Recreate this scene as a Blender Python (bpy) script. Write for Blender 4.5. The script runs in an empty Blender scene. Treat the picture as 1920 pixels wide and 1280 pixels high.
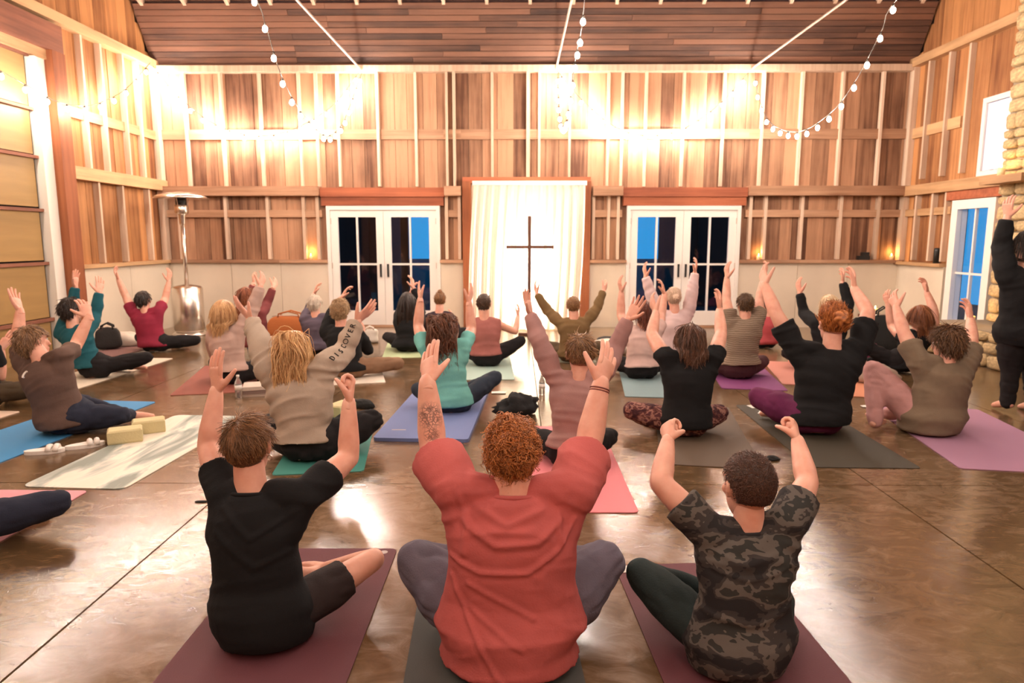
import bpy, math, random
import numpy as np
from mathutils import Vector, Matrix
random.seed(7); RNG = np.random.default_rng(7)
sc = bpy.context.scene
C = sc.collection
pi = math.pi

# ---------------------------------------------------------------- camera, world, exposure
FPX = 1280.0; CAM_H = 1.5; PITCH = math.radians(8.53); YAW = math.radians(0.49)
cam = bpy.data.cameras.new('camera'); cam.sensor_width = 36.0; cam.lens = 24.0; cam.clip_start = .05
cam_o = bpy.data.objects.new('camera', cam); C.objects.link(cam_o)
cam_o.location = (0, 0, CAM_H); cam_o.rotation_euler = (pi/2 - PITCH, 0, YAW)
cam.dof.use_dof = True; cam.dof.focus_distance = 2.7; cam.dof.aperture_fstop = 4.0
sc.camera = cam_o
sc.cycles.max_bounces = 7; sc.cycles.diffuse_bounces = 3; sc.cycles.glossy_bounces = 3; sc.cycles.transmission_bounces = 5; sc.cycles.caustics_reflective = False; sc.cycles.caustics_refractive = False
sc.view_settings.view_transform = 'Standard'; sc.view_settings.look = 'None'
sc.view_settings.gamma = 1.0; sc.view_settings.use_curve_mapping = False
sc.view_settings.exposure = 0.45
BULB_W = 13.0          # power of one string-light bulb
WARM = (1.0, .855, .735)
w = bpy.data.worlds.new('dusk'); sc.world = w; w.use_nodes = True
nt = w.node_tree; bg = nt.nodes['Background']
tc = nt.nodes.new('ShaderNodeTexCoord'); sx = nt.nodes.new('ShaderNodeSeparateXYZ'); rp = nt.nodes.new('ShaderNodeValToRGB')
nt.links.new(tc.outputs['Generated'], sx.inputs[0]); nt.links.new(sx.outputs['Z'], rp.inputs[0]); nt.links.new(rp.outputs[0], bg.inputs[0])
rp.color_ramp.elements[0].color = (.012, .25, .60, 1); rp.color_ramp.elements[1].color = (.004, .12, .42, 1)
bg.inputs[1].default_value = 0.95

def ray(px, py):
    x = (px - 960)/FPX; y = (640 - py)/FPX; c, s = math.cos(PITCH), math.sin(PITCH)
    d = np.array([x, c + y*s, -s + y*c]); cy, sy = math.cos(YAW), math.sin(YAW)
    return np.array([d[0]*cy - d[1]*sy, d[0]*sy + d[1]*cy, d[2]])
CAM = np.array([0, 0, CAM_H])
def G(px, py, z=0.0):            # the floor point that the photo shows there
    d = ray(px, py); return d*((z - CAM_H)/d[2]) + CAM
def AtY(px, py, Y):
    d = ray(px, py); return d*(Y/d[1]) + CAM
def AtX(px, py, X):
    d = ray(px, py); return d*(X/d[0]) + CAM
def nrm(v):
    v = np.asarray(v, float); return v/(np.linalg.norm(v) + 1e-12)

# ---------------------------------------------------------------- materials
def NT(name):
    m = bpy.data.materials.new(name); m.use_nodes = True
    return m, m.node_tree, m.node_tree.nodes['Principled BSDF']
def plain(name, col, rough=.7, metal=0, bump=0, bscale=60, var=0, vscale=8, spec=.5, emit=0, stretch=None):
    m, t, b = NT(name); N = t.nodes.new; Lk = t.links.new
    b.inputs['Base Color'].default_value = (*col, 1); b.inputs['Roughness'].default_value = rough
    b.inputs['Metallic'].default_value = metal; b.inputs['Specular IOR Level'].default_value = spec
    if emit: b.inputs['Emission Color'].default_value = (*col, 1); b.inputs['Emission Strength'].default_value = emit
    if bump or var:
        co = N('ShaderNodeTexCoord'); mp = N('ShaderNodeMapping'); Lk(co.outputs['Object'], mp.inputs[0])
        if stretch: mp.inputs['Scale'].default_value = stretch
    if bump:
        n = N('ShaderNodeTexNoise'); n.inputs['Scale'].default_value = bscale; n.inputs['Detail'].default_value = 4
        Lk(mp.outputs[0], n.inputs['Vector']); bp = N('ShaderNodeBump'); bp.inputs['Strength'].default_value = bump
        bp.inputs['Distance'].default_value = .01; Lk(n.outputs['Fac'], bp.inputs['Height']); Lk(bp.outputs[0], b.inputs['Normal'])
    if var:
        n = N('ShaderNodeTexNoise'); n.inputs['Scale'].default_value = vscale; n.inputs['Detail'].default_value = 5
        Lk(mp.outputs[0], n.inputs['Vector']); r = N('ShaderNodeValToRGB')
        r.color_ramp.elements[0].position = .3; r.color_ramp.elements[1].position = .7
        r.color_ramp.elements[0].color = (*[max(0, c*(1 - var)) for c in col], 1)
        r.color_ramp.elements[1].color = (*[min(1, c*(1 + var)) for c in col], 1)
        Lk(n.outputs['Fac'], r.inputs[0]); Lk(r.outputs[0], b.inputs['Base Color'])
    return m
def wood(name, dark, light, rough=.75, axis='Z', rnd=.5, grain=1.0):
    """sawn boards: grain along AXIS in world space, each board its own tone from the object's random number"""
    m, t, b = NT(name); N = t.nodes.new; Lk = t.links.new
    ge = N('ShaderNodeNewGeometry'); mp = N('ShaderNodeMapping'); Lk(ge.outputs['Position'], mp.inputs[0])
    sc_ = {'X': (.7, 14, 14), 'Y': (14, .7, 14), 'Z': (14, 14, .7)}[axis]
    mp.inputs['Scale'].default_value = [s*grain for s in sc_]
    oi = N('ShaderNodeObjectInfo'); ad = N('ShaderNodeVectorMath'); ad.operation = 'ADD'; ml = N('ShaderNodeMath'); ml.operation = 'MULTIPLY'
    ml.inputs[1].default_value = 37; Lk(oi.outputs['Random'], ml.inputs[0]); Lk(mp.outputs[0], ad.inputs[0]); Lk(ml.outputs[0], ad.inputs[1])
    n = N('ShaderNodeTexNoise'); n.inputs['Scale'].default_value = 1; n.inputs['Detail'].default_value = 6; n.inputs['Roughness'].default_value = .62
    Lk(ad.outputs[0], n.inputs['Vector'])
    n2 = N('ShaderNodeTexNoise'); n2.inputs['Scale'].default_value = 1.4; n2.inputs['Detail'].default_value = 3; Lk(ge.outputs['Position'], n2.inputs['Vector'])
    mx = N('ShaderNodeMath'); mx.operation = 'MULTIPLY_ADD'; Lk(oi.outputs['Random'], mx.inputs[0]); mx.inputs[1].default_value = rnd
    sb = N('ShaderNodeMath'); sb.operation = 'SUBTRACT'; Lk(n.outputs['Fac'], sb.inputs[0]); sb.inputs[1].default_value = rnd/2
    Lk(sb.outputs[0], mx.inputs[2])
    m3 = N('ShaderNodeMath'); m3.operation = 'MULTIPLY_ADD'; Lk(n2.outputs['Fac'], m3.inputs[0]); m3.inputs[1].default_value = .5; Lk(mx.outputs[0], m3.inputs[2])
    r = N('ShaderNodeValToRGB'); r.color_ramp.elements[0].position = .35; r.color_ramp.elements[1].position = 1.1
    r.color_ramp.elements[0].color = (*dark, 1); r.color_ramp.elements[1].color = (*light, 1); r.color_ramp.elements[1].position = 1.0
    Lk(m3.outputs[0], r.inputs[0]); Lk(r.outputs[0], b.inputs['Base Color']); b.inputs['Roughness'].default_value = rough
    bp = N('ShaderNodeBump'); bp.inputs['Strength'].default_value = .25; bp.inputs['Distance'].default_value = .01
    Lk(n.outputs['Fac'], bp.inputs['Height']); Lk(bp.outputs[0], b.inputs['Normal'])
    return m

M = {}
M['plank'] = wood('weathered_barn_board', (.10, .037, .016), (.50, .265, .15), rnd=.6)
M['plank_side'] = wood('warm_barn_board', (.14, .042, .010), (.52, .235, .085), rnd=.6)
M['stud'] = wood('pale_stud', (.40, .26, .17), (.72, .54, .40), rnd=.3)
M['girt'] = wood('rough_girt', (.20, .088, .042), (.52, .30, .18), axis='X', rnd=.3)
M['girt_y'] = wood('rough_girt_side', (.24, .12, .05), (.60, .36, .18), axis='Y', rnd=.3)
M['redwood'] = wood('rust_stained_timber', (.16, .035, .012), (.42, .12, .05), axis='X', rnd=.3)
M['redwood_z'] = wood('rust_stained_jamb', (.15, .040, .012), (.34, .105, .036), axis='Z', rnd=.3)
M['header_y'] = wood('dark_header', (.10, .035, .022), (.30, .11, .06), axis='Y', rnd=.3)
M['ceil'] = wood('roof_boards', (.035, .015, .010), (.19, .085, .05), axis='X', rnd=.6)
M['rafter'] = wood('rafter_wood', (.12, .05, .03), (.34, .17, .1), axis='Y', rnd=.3)
M['dark'] = plain('dark_void', (.02, .012, .008), .9)
M['wains'] = plain('cream_wainscot', (.66, .56, .44), .6, var=.08, vscale=1.5)
M['white'] = plain('white_paint', (.80, .74, .68), .4)
M['whitetrack'] = plain('white_track', (.75, .70, .62), .45)
M['yellowpanel'] = plain('tan_door_panel', (.36, .215, .075), .5, var=.2, vscale=3)
M['black'] = plain('black_metal', (.012, .012, .012), .4)
M['blackcloth'] = plain('black_cloth', (.015, .014, .015), .9, bump=.4)
M['steel'] = plain('brushed_steel', (.72, .66, .6), .25, metal=1)
M['galv'] = plain('steel_rod', (.6, .5, .42), .4, metal=.6)
M['cord'] = plain('dark_cord', (.03, .022, .015), .6)
M['crosswood'] = wood('cross_wood', (.05, .018, .01), (.16, .06, .03), rnd=.2)
M['stone'] = plain('field_stone', (.46, .33, .17), .85, bump=.6, bscale=14, var=.35, vscale=5)
M['mortar'] = plain('mortar', (.30, .24, .17), .95, bump=.5)
M['wax'] = plain('candle_wax', (.82, .62, .34), .5)
m, t, b = NT('bulb_glow'); b.inputs['Emission Color'].default_value = (1, .86, .66, 1); b.inputs['Emission Strength'].default_value = 60; b.inputs['Base Color'].default_value = (1, 1, 1, 1); M['bulb'] = m
m, t, b = NT('flame_glow'); b.inputs['Emission Color'].default_value = (1, .62, .12, 1); b.inputs['Emission Strength'].default_value = 25; M['flame'] = m
# window glass: mostly clear, weak mirror
m, t, b = NT('window_glass'); t.nodes.remove(b); N = t.nodes.new
tr = N('ShaderNodeBsdfTransparent'); gl = N('ShaderNodeBsdfGlossy'); gl.inputs['Roughness'].default_value = .03
lw = N('ShaderNodeLayerWeight'); pw = N('ShaderNodeMath'); pw.operation = 'POWER'; pw.inputs[1].default_value = 4; t.links.new(lw.outputs['Facing'], pw.inputs[0])
fr = N('ShaderNodeMath'); fr.operation = 'MULTIPLY_ADD'; fr.inputs[1].default_value = .5; fr.inputs[2].default_value = .04; t.links.new(pw.outputs[0], fr.inputs[0]); mx = N('ShaderNodeMixShader')
t.links.new(fr.outputs[0], mx.inputs[0]); t.links.new(tr.outputs[0], mx.inputs[1]); t.links.new(gl.outputs[0], mx.inputs[2])
t.links.new(mx.outputs[0], t.nodes['Material Output'].inputs[0]); M['glass'] = m
m, t, b = NT('clear_plastic'); b.inputs['Base Color'].default_value = (.85, .9, .92, 1); b.inputs['Transmission Weight'].default_value = .85; b.inputs['Roughness'].default_value = .08; M['clear'] = m
# sheer curtain
m, t, b = NT('sheer_white_cloth'); N = t.nodes.new; t.nodes.remove(b)
df = N('ShaderNodeBsdfDiffuse'); df.inputs[0].default_value = (.86, .76, .68, 1); tl = N('ShaderNodeBsdfTranslucent'); tl.inputs[0].default_value = (.9, .84, .76, 1)
mx = N('ShaderNodeMixShader'); mx.inputs[0].default_value = .5; t.links.new(df.outputs[0], mx.inputs[1]); t.links.new(tl.outputs[0], mx.inputs[2])
t.links.new(mx.outputs[0], t.nodes['Material Output'].inputs[0]); M['sheer'] = m
# polished, stained concrete
m, t, b = NT('polished_concrete'); N = t.nodes.new; Lk = t.links.new
ge = N('ShaderNodeNewGeometry')
n1 = N('ShaderNodeTexNoise'); n1.inputs['Scale'].default_value = .55; n1.inputs['Detail'].default_value = 4; n1.inputs['Distortion'].default_value = .8
n2 = N('ShaderNodeTexNoise'); n2.inputs['Scale'].default_value = 5.5; n2.inputs['Detail'].default_value = 9; n2.inputs['Roughness'].default_value = .68; n2.inputs['Distortion'].default_value = 1.2
mp = N('ShaderNodeMapping'); mp.inputs['Scale'].default_value = (1, 1.6, 1); mp.inputs['Rotation'].default_value = (0, 0, .5)
Lk(ge.outputs['Position'], n1.inputs['Vector']); Lk(ge.outputs['Position'], mp.inputs[0]); Lk(mp.outputs[0], n2.inputs['Vector'])
ad = N('ShaderNodeMath'); ad.operation = 'MULTIPLY_ADD'; Lk(n1.outputs['Fac'], ad.inputs[0]); ad.inputs[1].default_value = .55
ml = N('ShaderNodeMath'); ml.operation = 'MULTIPLY'; Lk(n2.outputs['Fac'], ml.inputs[0]); ml.inputs[1].default_value = .55; Lk(ml.outputs[0], ad.inputs[2])
r = N('ShaderNodeValToRGB'); e = r.color_ramp.elements
e[0].position = .36; e[0].color = (.060, .033, .013, 1); e[1].position = .74; e[1].color = (.27, .18, .115, 1)
x = e.new(.54); x.color = (.135, .078, .036, 1)
Lk(ad.outputs[0], r.inputs[0]); Lk(r.outputs[0], b.inputs['Base Color'])
r2 = N('ShaderNodeMapRange'); r2.inputs[3].default_value = .10; r2.inputs[4].default_value = .26; Lk(n2.outputs['Fac'], r2.inputs[0]); Lk(r2.outputs[0], b.inputs['Roughness'])
b.inputs['Specular IOR Level'].default_value = .9; b.inputs['IOR'].default_value = 1.55
bp = N('ShaderNodeBump'); bp.inputs['Strength'].default_value = .12; bp.inputs['Distance'].default_value = .01; Lk(n2.outputs['Fac'], bp.inputs['Height']); Lk(bp.outputs[0], b.inputs['Normal'])
M['concrete'] = m

# ---------------------------------------------------------------- mesh helpers
def link(name, me, parent=None, loc=None):
    o = bpy.data.objects.new(name, me); C.objects.link(o)
    if parent: o.parent = parent
    if loc is not None: o.location = loc
    return o
def empty(name, loc=(0, 0, 0)):
    o = bpy.data.objects.new(name, None); C.objects.link(o); o.location = loc; o.empty_display_size = .1
    return o
def tag(o, label=None, cat=None, group=None, kind=None):
    if label: o['label'] = label
    if cat: o['category'] = cat
    if group: o['group'] = group
    if kind: o['kind'] = kind
    return o
def mesh(name, V, F, mat, smooth=False, mi=None):
    me = bpy.data.meshes.new(name)
    me.from_pydata([tuple(map(float, v)) for v in V], [], [tuple(int(i) for i in f) for f in F])
    for mm in (mat if isinstance(mat, (list, tuple)) else [mat]): me.materials.append(mm)
    if mi is not None: me.polygons.foreach_set('material_index', np.asarray(mi, np.int32))
    if smooth: me.polygons.foreach_set('use_smooth', np.ones(len(me.polygons), bool))
    me.update(); return me
UC = {}
def unit_box(mat):
    if mat.name not in UC:
        V = [(x, y, z) for x in (-.5, .5) for y in (-.5, .5) for z in (-.5, .5)]
        F = [(0, 1, 3, 2), (4, 6, 7, 5), (0, 4, 5, 1), (2, 3, 7, 6), (0, 2, 6, 4), (1, 5, 7, 3)]
        UC[mat.name] = mesh('box_' + mat.name, V, F, mat)
    return UC[mat.name]
def slab(name, x0, x1, y0, y1, z0, z1, mat, parent=None, rz=0, rx=0):
    """a box given by its extents; alike pieces share one mesh"""
    o = link(name, unit_box(mat), parent, ((x0 + x1)/2, (y0 + y1)/2, (z0 + z1)/2)); o.scale = (x1 - x0, y1 - y0, z1 - z0)
    o.rotation_euler = (rx, 0, rz); return o
class MB:
    def __init__(s): s.V = []; s.F = []
    def add(s, V, F):
        n = len(s.V); s.V += [tuple(v) for v in V]; s.F += [tuple(i + n for i in f) for f in F]; return s
    def box(s, x0, x1, y0, y1, z0, z1):
        return s.add([(x, y, z) for x in (x0, x1) for y in (y0, y1) for z in (z0, z1)], [(0, 1, 3, 2), (4, 6, 7, 5), (0, 4, 5, 1), (2, 3, 7, 6), (0, 2, 6, 4), (1, 5, 7, 3)])
    def tube(s, P, R, n=8): return s.add(*tube(P, R, n))
    def lathe(s, prof, n=24, c=(0, 0, 0)):
        V = [(c[0] + r*math.cos(2*pi*k/n), c[1] + r*math.sin(2*pi*k/n), c[2] + z) for r, z in prof for k in range(n)]
        F = [(i*n + k, i*n + (k + 1) % n, (i + 1)*n + (k + 1) % n, (i + 1)*n + k) for i in range(len(prof) - 1) for k in range(n)]
        F += [tuple(range(n))[::-1], tuple(range((len(prof) - 1)*n, len(prof)*n))]
        return s.add(V, F)
    def obj(s, name, mat, parent=None, smooth=False, loc=None): return link(name, mesh(name, s.V, s.F, mat, smooth), parent, loc)
def frames(P):
    P = np.asarray(P, float); T = np.gradient(P, axis=0); T /= np.linalg.norm(T, axis=1)[:, None] + 1e-12
    a = np.array([0, 0, 1.]) if abs(T[0][2]) < .9 else np.array([1., 0, 0])
    X = []; 
    x = nrm(np.cross(T[0], a))
    for t in T:
        x = nrm(x - t*np.dot(x, t)); X.append(x)
    X = np.array(X); return P, T, X, np.cross(T, X)
def tube(P, R, n=8):
    P, T, X, Y = frames(P); R = np.broadcast_to(np.asarray(R, float), (len(P),))
    a = np.arange(n)*2*pi/n; V = []
    for i in range(len(P)): V += list(P[i] + R[i]*(np.cos(a)[:, None]*X[i] + np.sin(a)[:, None]*Y[i]))
    F = [(i*n + k, i*n + (k + 1) % n, (i + 1)*n + (k + 1) % n, (i + 1)*n + k) for i in range(len(P) - 1) for k in range(n)]
    m_ = len(P); F += [tuple(range(n))[::-1], tuple(range((m_ - 1)*n, m_*n))]
    return V, F
def capsule(P, R, n=14):
    """tube whose ends are rounded off"""
    P = [np.asarray(p, float) for p in P]; R = list(np.broadcast_to(np.asarray(R, float), (len(P),)))
    d0 = nrm(P[0] - P[1]); d1 = nrm(P[-1] - P[-2]); Q = []; S = []
    for a in (.98, .8, .45): Q.append(P[0] + d0*R[0]*a); S.append(R[0]*math.sqrt(1 - a*a))
    Q += P; S += R
    for a in (.45, .8, .98): Q.append(P[-1] + d1*R[-1]*a); S.append(R[-1]*math.sqrt(1 - a*a))
    return tube(Q, S, n)
def loft(cs, rx, ry, X, Y, n=28):
    """ellipse stations: centres, half widths along X, half depths along Y"""
    a = np.arange(n)*2*pi/n; V = []
    for c, p, q in zip(cs, rx, ry): V += list(np.asarray(c) + p*np.cos(a)[:, None]*X + q*np.sin(a)[:, None]*Y)
    k_ = len(cs); F = [(i*n + k, i*n + (k + 1) % n, (i + 1)*n + (k + 1) % n, (i + 1)*n + k) for i in range(k_ - 1) for k in range(n)]
    F += [tuple(range(n))[::-1], tuple(range((k_ - 1)*n, k_*n))]
    return V, F
def ellipsoid(c, X, Y, Z, n=20, m_=12):
    V = []
    for i in range(m_ + 1):
        th = pi*(i + .001)/(m_ + .002); 
        for k in range(n):
            a = 2*pi*k/n; V.append(np.asarray(c) + math.sin(th)*math.cos(a)*X + math.sin(th)*math.sin(a)*Y + math.cos(th)*Z)
    F = [(i*n + k, (i + 1)*n + k, (i + 1)*n + (k + 1) % n, i*n + (k + 1) % n) for i in range(m_) for k in range(n)]
    F += [tuple(range(n)), tuple(range(m_*n, m_*n + n))[::-1]]
    return V, F
def vox(parts, size, it=4, fac=.5):
    """one closed skin around overlapping closed shapes"""
    V = []; F = []
    for v, f in parts:
        k = len(V); V += [tuple(p) for p in v]; F += [tuple(i + k for i in g) for g in f]
    me = mesh('tmp', V, F, M['dark']); o = link('tmp', me)
    r = o.modifiers.new('r', 'REMESH'); r.mode = 'VOXEL'; r.voxel_size = size; r.adaptivity = 0
    if it: s = o.modifiers.new('s', 'SMOOTH'); s.factor = fac; s.iterations = it
    dg = bpy.context.evaluated_depsgraph_get(); e_ = o.evaluated_get(dg); m2 = e_.to_mesh()
    n = len(m2.vertices); A = np.empty(n*3); m2.vertices.foreach_get('co', A); A = A.reshape(-1, 3)
    L = np.empty(len(m2.loops), np.int32); m2.loops.foreach_get('vertex_index', L)
    st = np.empty(len(m2.polygons), np.int32); m2.polygons.foreach_get('loop_start', st)
    B = L.reshape(-1, 4) if len(L) == 4*len(st) else [tuple(L[a:b]) for a, b in zip(st, list(st[1:]) + [len(L)])]
    e_.to_mesh_clear(); bpy.data.objects.remove(o); bpy.data.meshes.remove(me)
    return A, B
def qmesh(name, V, F, mats, mi=None, smooth=True):
    """fast mesh from numpy quads"""
    V = np.asarray(V, np.float32); F = np.asarray(F, np.int32); me = bpy.data.meshes.new(name)
    me.vertices.add(len(V)); me.vertices.foreach_set('co', V.ravel()); me.loops.add(F.size); me.loops.foreach_set('vertex_index', F.ravel())
    me.polygons.add(len(F)); me.polygons.foreach_set('loop_start', np.arange(len(F), dtype=np.int32)*F.shape[1])
    for q in (mats if isinstance(mats, (list, tuple)) else [mats]): me.materials.append(q)
    if mi is not None: me.polygons.foreach_set('material_index', np.asarray(mi, np.int32))
    me.polygons.foreach_set('use_smooth', np.full(len(F), smooth)); me.update(calc_edges=True); me.validate(); return me
def normals(V, F):
    n = np.zeros_like(V); a, b_, c, d = (V[F[:, i]] for i in range(4)); fn = np.cross(c - a, d - b_)
    for i in range(4): np.add.at(n, F[:, i], fn)
    return n/(np.linalg.norm(n, axis=1)[:, None] + 1e-12)
def vnoise(P, seed=0):
    """smooth value noise on numpy points, -1..1"""
    P = np.asarray(P, float); i = np.floor(P).astype(np.int64); f = P - i; f = f*f*(3 - 2*f); out = 0
    for dx in (0, 1):
        for dy in (0, 1):
            for dz in (0, 1):
                h = ((i[:, 0] + dx)*374761393 + (i[:, 1] + dy)*668265263 + (i[:, 2] + dz)*2147483647 + seed*974711) & 0xffffffff
                h = ((h ^ (h >> 13))*1274126177) & 0xffffffff; h = (h ^ (h >> 16)) & 0xffff
                wgt = (f[:, 0] if dx else 1 - f[:, 0])*(f[:, 1] if dy else 1 - f[:, 1])*(f[:, 2] if dz else 1 - f[:, 2])
                out = out + wgt*(h/32767.5 - 1)
    return out

# ---------------------------------------------------------------- the barn
XL, XR, YB, YF = -6.013, 6.482, 11.75, -3.4
ZE = 4.25                                   # eaves
KY, KZ = 11.22, 5.10                        # knuckle of the gambrel roof
RY, RZ = 4.2, 8.2                           # ridge
DOORS = [(-3.235, -1.318), (1.835, 3.747)]
DTOP = 2.055
# floor: slabs between sawn joints
fl = slab('floor', XL - .3, XR + .3, YF - .3, YB + .3, -.12, -.012, M['mortar']); tag(fl, 'polished brown stained concrete floor with sawn joints', 'floor', kind='structure')
fl.scale = (1, 1, 1); fl.data = mesh('floor', *(lambda b: (b.V, b.F))(MB().box(-(XR - XL)/2 - .3, (XR - XL)/2 + .3, -(YB - YF)/2 - .3, (YB - YF)/2 + .3, -.054, .054)), M['mortar'])
JX = [XL - .2, -3.75, -1.769, .19, 2.193, 4.174, XR + .2]; JY = [YF - .2, -.6, 4.05, 8.1, YB + .2]
def child(o, parent):
    o.parent = parent; o.matrix_parent_inverse = parent.matrix_basis.inverted(); return o
for i in range(len(JX) - 1):
    for j in range(4):
        child(slab('slab', JX[i] + .005, JX[i + 1] - .005, JY[j] + .004, JY[j + 1] - .004, -.05, 0, M['concrete']), fl)

def with_holes(x0, x1, z0, z1, holes):
    """rectangles of a wall around its openings (xa, xb, za, zb)"""
    xs = sorted({x0, x1, *[h[0] for h in holes], *[h[1] for h in holes]}); out = []
    for a, b_ in zip(xs, xs[1:]):
        segs = [(z0, z1)]
        for h in holes:
            if h[0] < (a + b_)/2 < h[1]:
                segs = [q for s0, s1 in segs for q in ((s0, min(s1, h[2])), (max(s0, h[3]), s1)) if q[1] - q[0] > 1e-4]
        out += [(a, b_, *s_) for s_ in segs]
    return out
HB = [(a, b_, -.05, DTOP) for a, b_ in DOORS]
wb = MB()
for a, b_, c, d in with_holes(XL - .3, XR + .3, -.1, ZE + .1, HB): wb.box(a, b_, YB + .06, YB + .22, c, d)
wall_back = wb.obj('wall_back', M['dark']); tag(wall_back, 'barn back wall of vertical boards and pale studs with two French doors', 'wall', kind='structure')
# boards of the back wall, split at the rail
def covered(x0, x1, z0, z1, holes):
    return [r_ for r_ in with_holes(x0, x1, z0, z1, [h for h in holes if h[0] < x1 and h[1] > x0])]
x = XL
while x < XR - .02:
    wd = random.uniform(.2, .30); x2 = min(x + wd, XR)
    inside = [h for h in HB if h[0] - .001 < (x + x2)/2 < h[1] + .001]
    for h in HB:                                # stop a board at a door edge
        for q in (h[0], h[1]):
            if x + .04 < q < x2 - .04: x2 = q
    inside = [h for h in HB if h[0] < (x + x2)/2 < h[1]]
    pr = random.uniform(0, .012)
    slab('plank', x + .003, x2 - .003, YB + .03 - pr, YB + .06, 2.30, ZE, M['plank'], wall_back)
    slab('plank', x + .003, x2 - .003, YB + .03 - pr, YB + .06, DTOP if inside else 1.10, 2.296, M['plank'], wall_back)
    x = x2
STUD_PX = [350, 418, 490, 563, 595, 635, 710, 780, 838, 852, 923, 990, 1011, 1068, 1140, 1166, 1210, 1280, 1355, 1428, 1500, 1575, 1650]
for i, px in enumerate(STUD_PX):
    xs = AtY(px, 240, YB - .03)[0]; wd = .058 if px in (990,) else .042
    dep = .14 if px in (710, 852, 990, 300) else .09
    slab('stud', xs - wd/2, xs + wd/2, YB + .028 - dep, YB + .02, 2.37, ZE - .02, M['stud'], wall_back)
LOW_PX = [340, 427, 505, 572, 598, 838, 862, 1112, 1140, 1158, 1404, 1432, 1500, 1572, 1642]
for px in LOW_PX:
    xs = AtY(px, 440, YB - .03)[0]; slab('stud', xs - .025, xs + .025, YB - .07, YB + .02, 1.16, 2.215, M['stud'], wall_back)
for z0, z1, p in ((3.14, 3.30, .0), (1.865, 1.985, .02)):
    for a, b_, c, d in with_holes(XL, XR, z0, z1, [(h[0] - .08, h[1] + .08, 0, 2.4) for h in HB] + [(-.95, 1.25, 0, 2.5)]):
        slab('girt', a, b_, YB - .03 - p, YB + .03, c, d, M['girt'], wall_back)
for a, b_, c, d in with_holes(XL, XR, 2.215, 2.37, [(h[0] - .09, h[1] + .09, 0, 2.4) for h in HB] + [(-.95, 1.25, 0, 2.5)]):
    slab('rail', a, b_, YB - .19, YB + .03, c, d, M['girt'], wall_back)
slab('wall_plate', XL, XR, YB - .12, YB + .04, ZE - .05, ZE + .05, M['stud'], wall_back)
for a, b_ in DOORS:
    slab('door_header', a - .08, b_ + .08, YB - .12, YB + .03, 2.20, 2.35, M['redwood'], wall_back)
    slab('door_header', a - .07, b_ + .07, YB - .09, YB + .03, DTOP, 2.20, M['redwood'], wall_back)
for px0, px1 in ((868, 884), (1090, 1106)):
    a = AtY(px0, 420, YB - .05)[0]; b_ = AtY(px1, 420, YB - .05)[0]
    slab('jamb', a, b_, YB - .14, YB + .03, 0, 2.45, M['redwood_z'], wall_back)
slab('curtain_header', AtY(868, 340, YB)[0], AtY(1106, 340, YB)[0], YB - .12, YB + .03, 2.42, 2.52, M['redwood'], wall_back)
# wainscot of cream panels with a ledge
edges = [XL, -4.9, -4.05, DOORS[0][0], None, DOORS[0][1], -.86, None, 1.16, DOORS[1][0], None, DOORS[1][1], 4.75, 5.6, XR]
for a, b_ in zip(edges, edges[1:]):
    if a is None or b_ is None: continue
    slab('wainscot_panel', a + .003, b_ - .003, YB - .06, YB + .06, 0, 1.10, M['wains'], wall_back)
    slab('ledge', a, b_, YB - .13, YB + .06, 1.10, 1.15, M['girt'], wall_back)
slab('wainscot_panel', -.86, 1.16, YB + .0, YB + .06, 0, 2.4, M['wains'], wall_back)

# left wall: overhead door, post, boards
wl = MB(); wl.box(XL - .25, XL - .06, YF, YB + .2, -.1, 8.4)
wall_left = wl.obj('wall_left', M['dark']); tag(wall_left, 'warm board wall with a tan overhead door and white track', 'wall', kind='structure')
y = 9.26
while y < YB - .01:
    y2 = min(y + random.uniform(.2, .28), YB); slab('plank', XL - .06, XL - .03 + random.uniform(0, .012), y + .003, y2 - .003, 1.1, ZE, M['plank_side'], wall_left); y = y2
def roof_z(y):
    if y > RY: return ZE + (YB - y)*(KZ - ZE)/(YB - KY) if y > KY else KZ + (KY - y)*(RZ - KZ)/(KY - RY)
    return RZ - (RY - y)*(RZ - KZ)/(KY - RY)
def gable(wall, xa, xb, ya):
    y = ya
    while y < YB - .05:
        y2 = min(y + random.uniform(.22, .32), YB); slab('plank', xa, xb, y + .003, y2 - .003, ZE + .12, min(roof_z(y + .02) + .02, 8.3), M['plank_side'], wall); y = y2
gable(wall_left, XL - .06, XL - .035, 2.0)
for px in (160, 195, 235, 262):
    p = AtX(px, 200, XL + .04); slab('stud', XL - .04, XL + .06, p[1] - .022, p[1] + .022, 2.46, ZE, M['stud'], wall_left)
for px in (142, 190, 234, 282):
    p = AtX(px, 420, XL + .04); slab('stud', XL - .04, XL + .06, p[1] - .022, p[1] + .022, 1.16, 2.33, M['stud'], wall_left)
slab('girt', XL - .035, XL + .02, 9.26, YB, 3.12, 3.26, M['girt_y'], wall_left)
slab('rail', XL - .03, XL + .10, 9.24, YB, 2.30, 2.47, M['girt_y'], wall_left)
slab('ledge', XL - .06, XL + .12, 9.24, YB, 1.10, 1.15, M['girt_y'], wall_left)
slab('wainscot_panel', XL - .06, XL + .05, 9.24, 10.5, 0, 1.10, M['wains'], wall_left)
slab('wainscot_panel', XL - .06, XL + .05, 10.506, YB, 0, 1.10, M['wains'], wall_left)
slab('wall_plate', XL - .05, XL + .11, 2, YB, ZE, ZE + .13, M['girt_y'], wall_left)
slab('door_header', XL - .03, XL + .12, 2, 9.26, 3.86, 4.2, M['header_y'], wall_left)
slab('door_header', XL - .03, XL + .06, 2, 9.0, 3.74, 3.86, M['girt_y'], wall_left)
slab('post', XL - .05, XL + .14, 9.0, 9.25, 0, 3.86, M['redwood_z'], wall_left)
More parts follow.
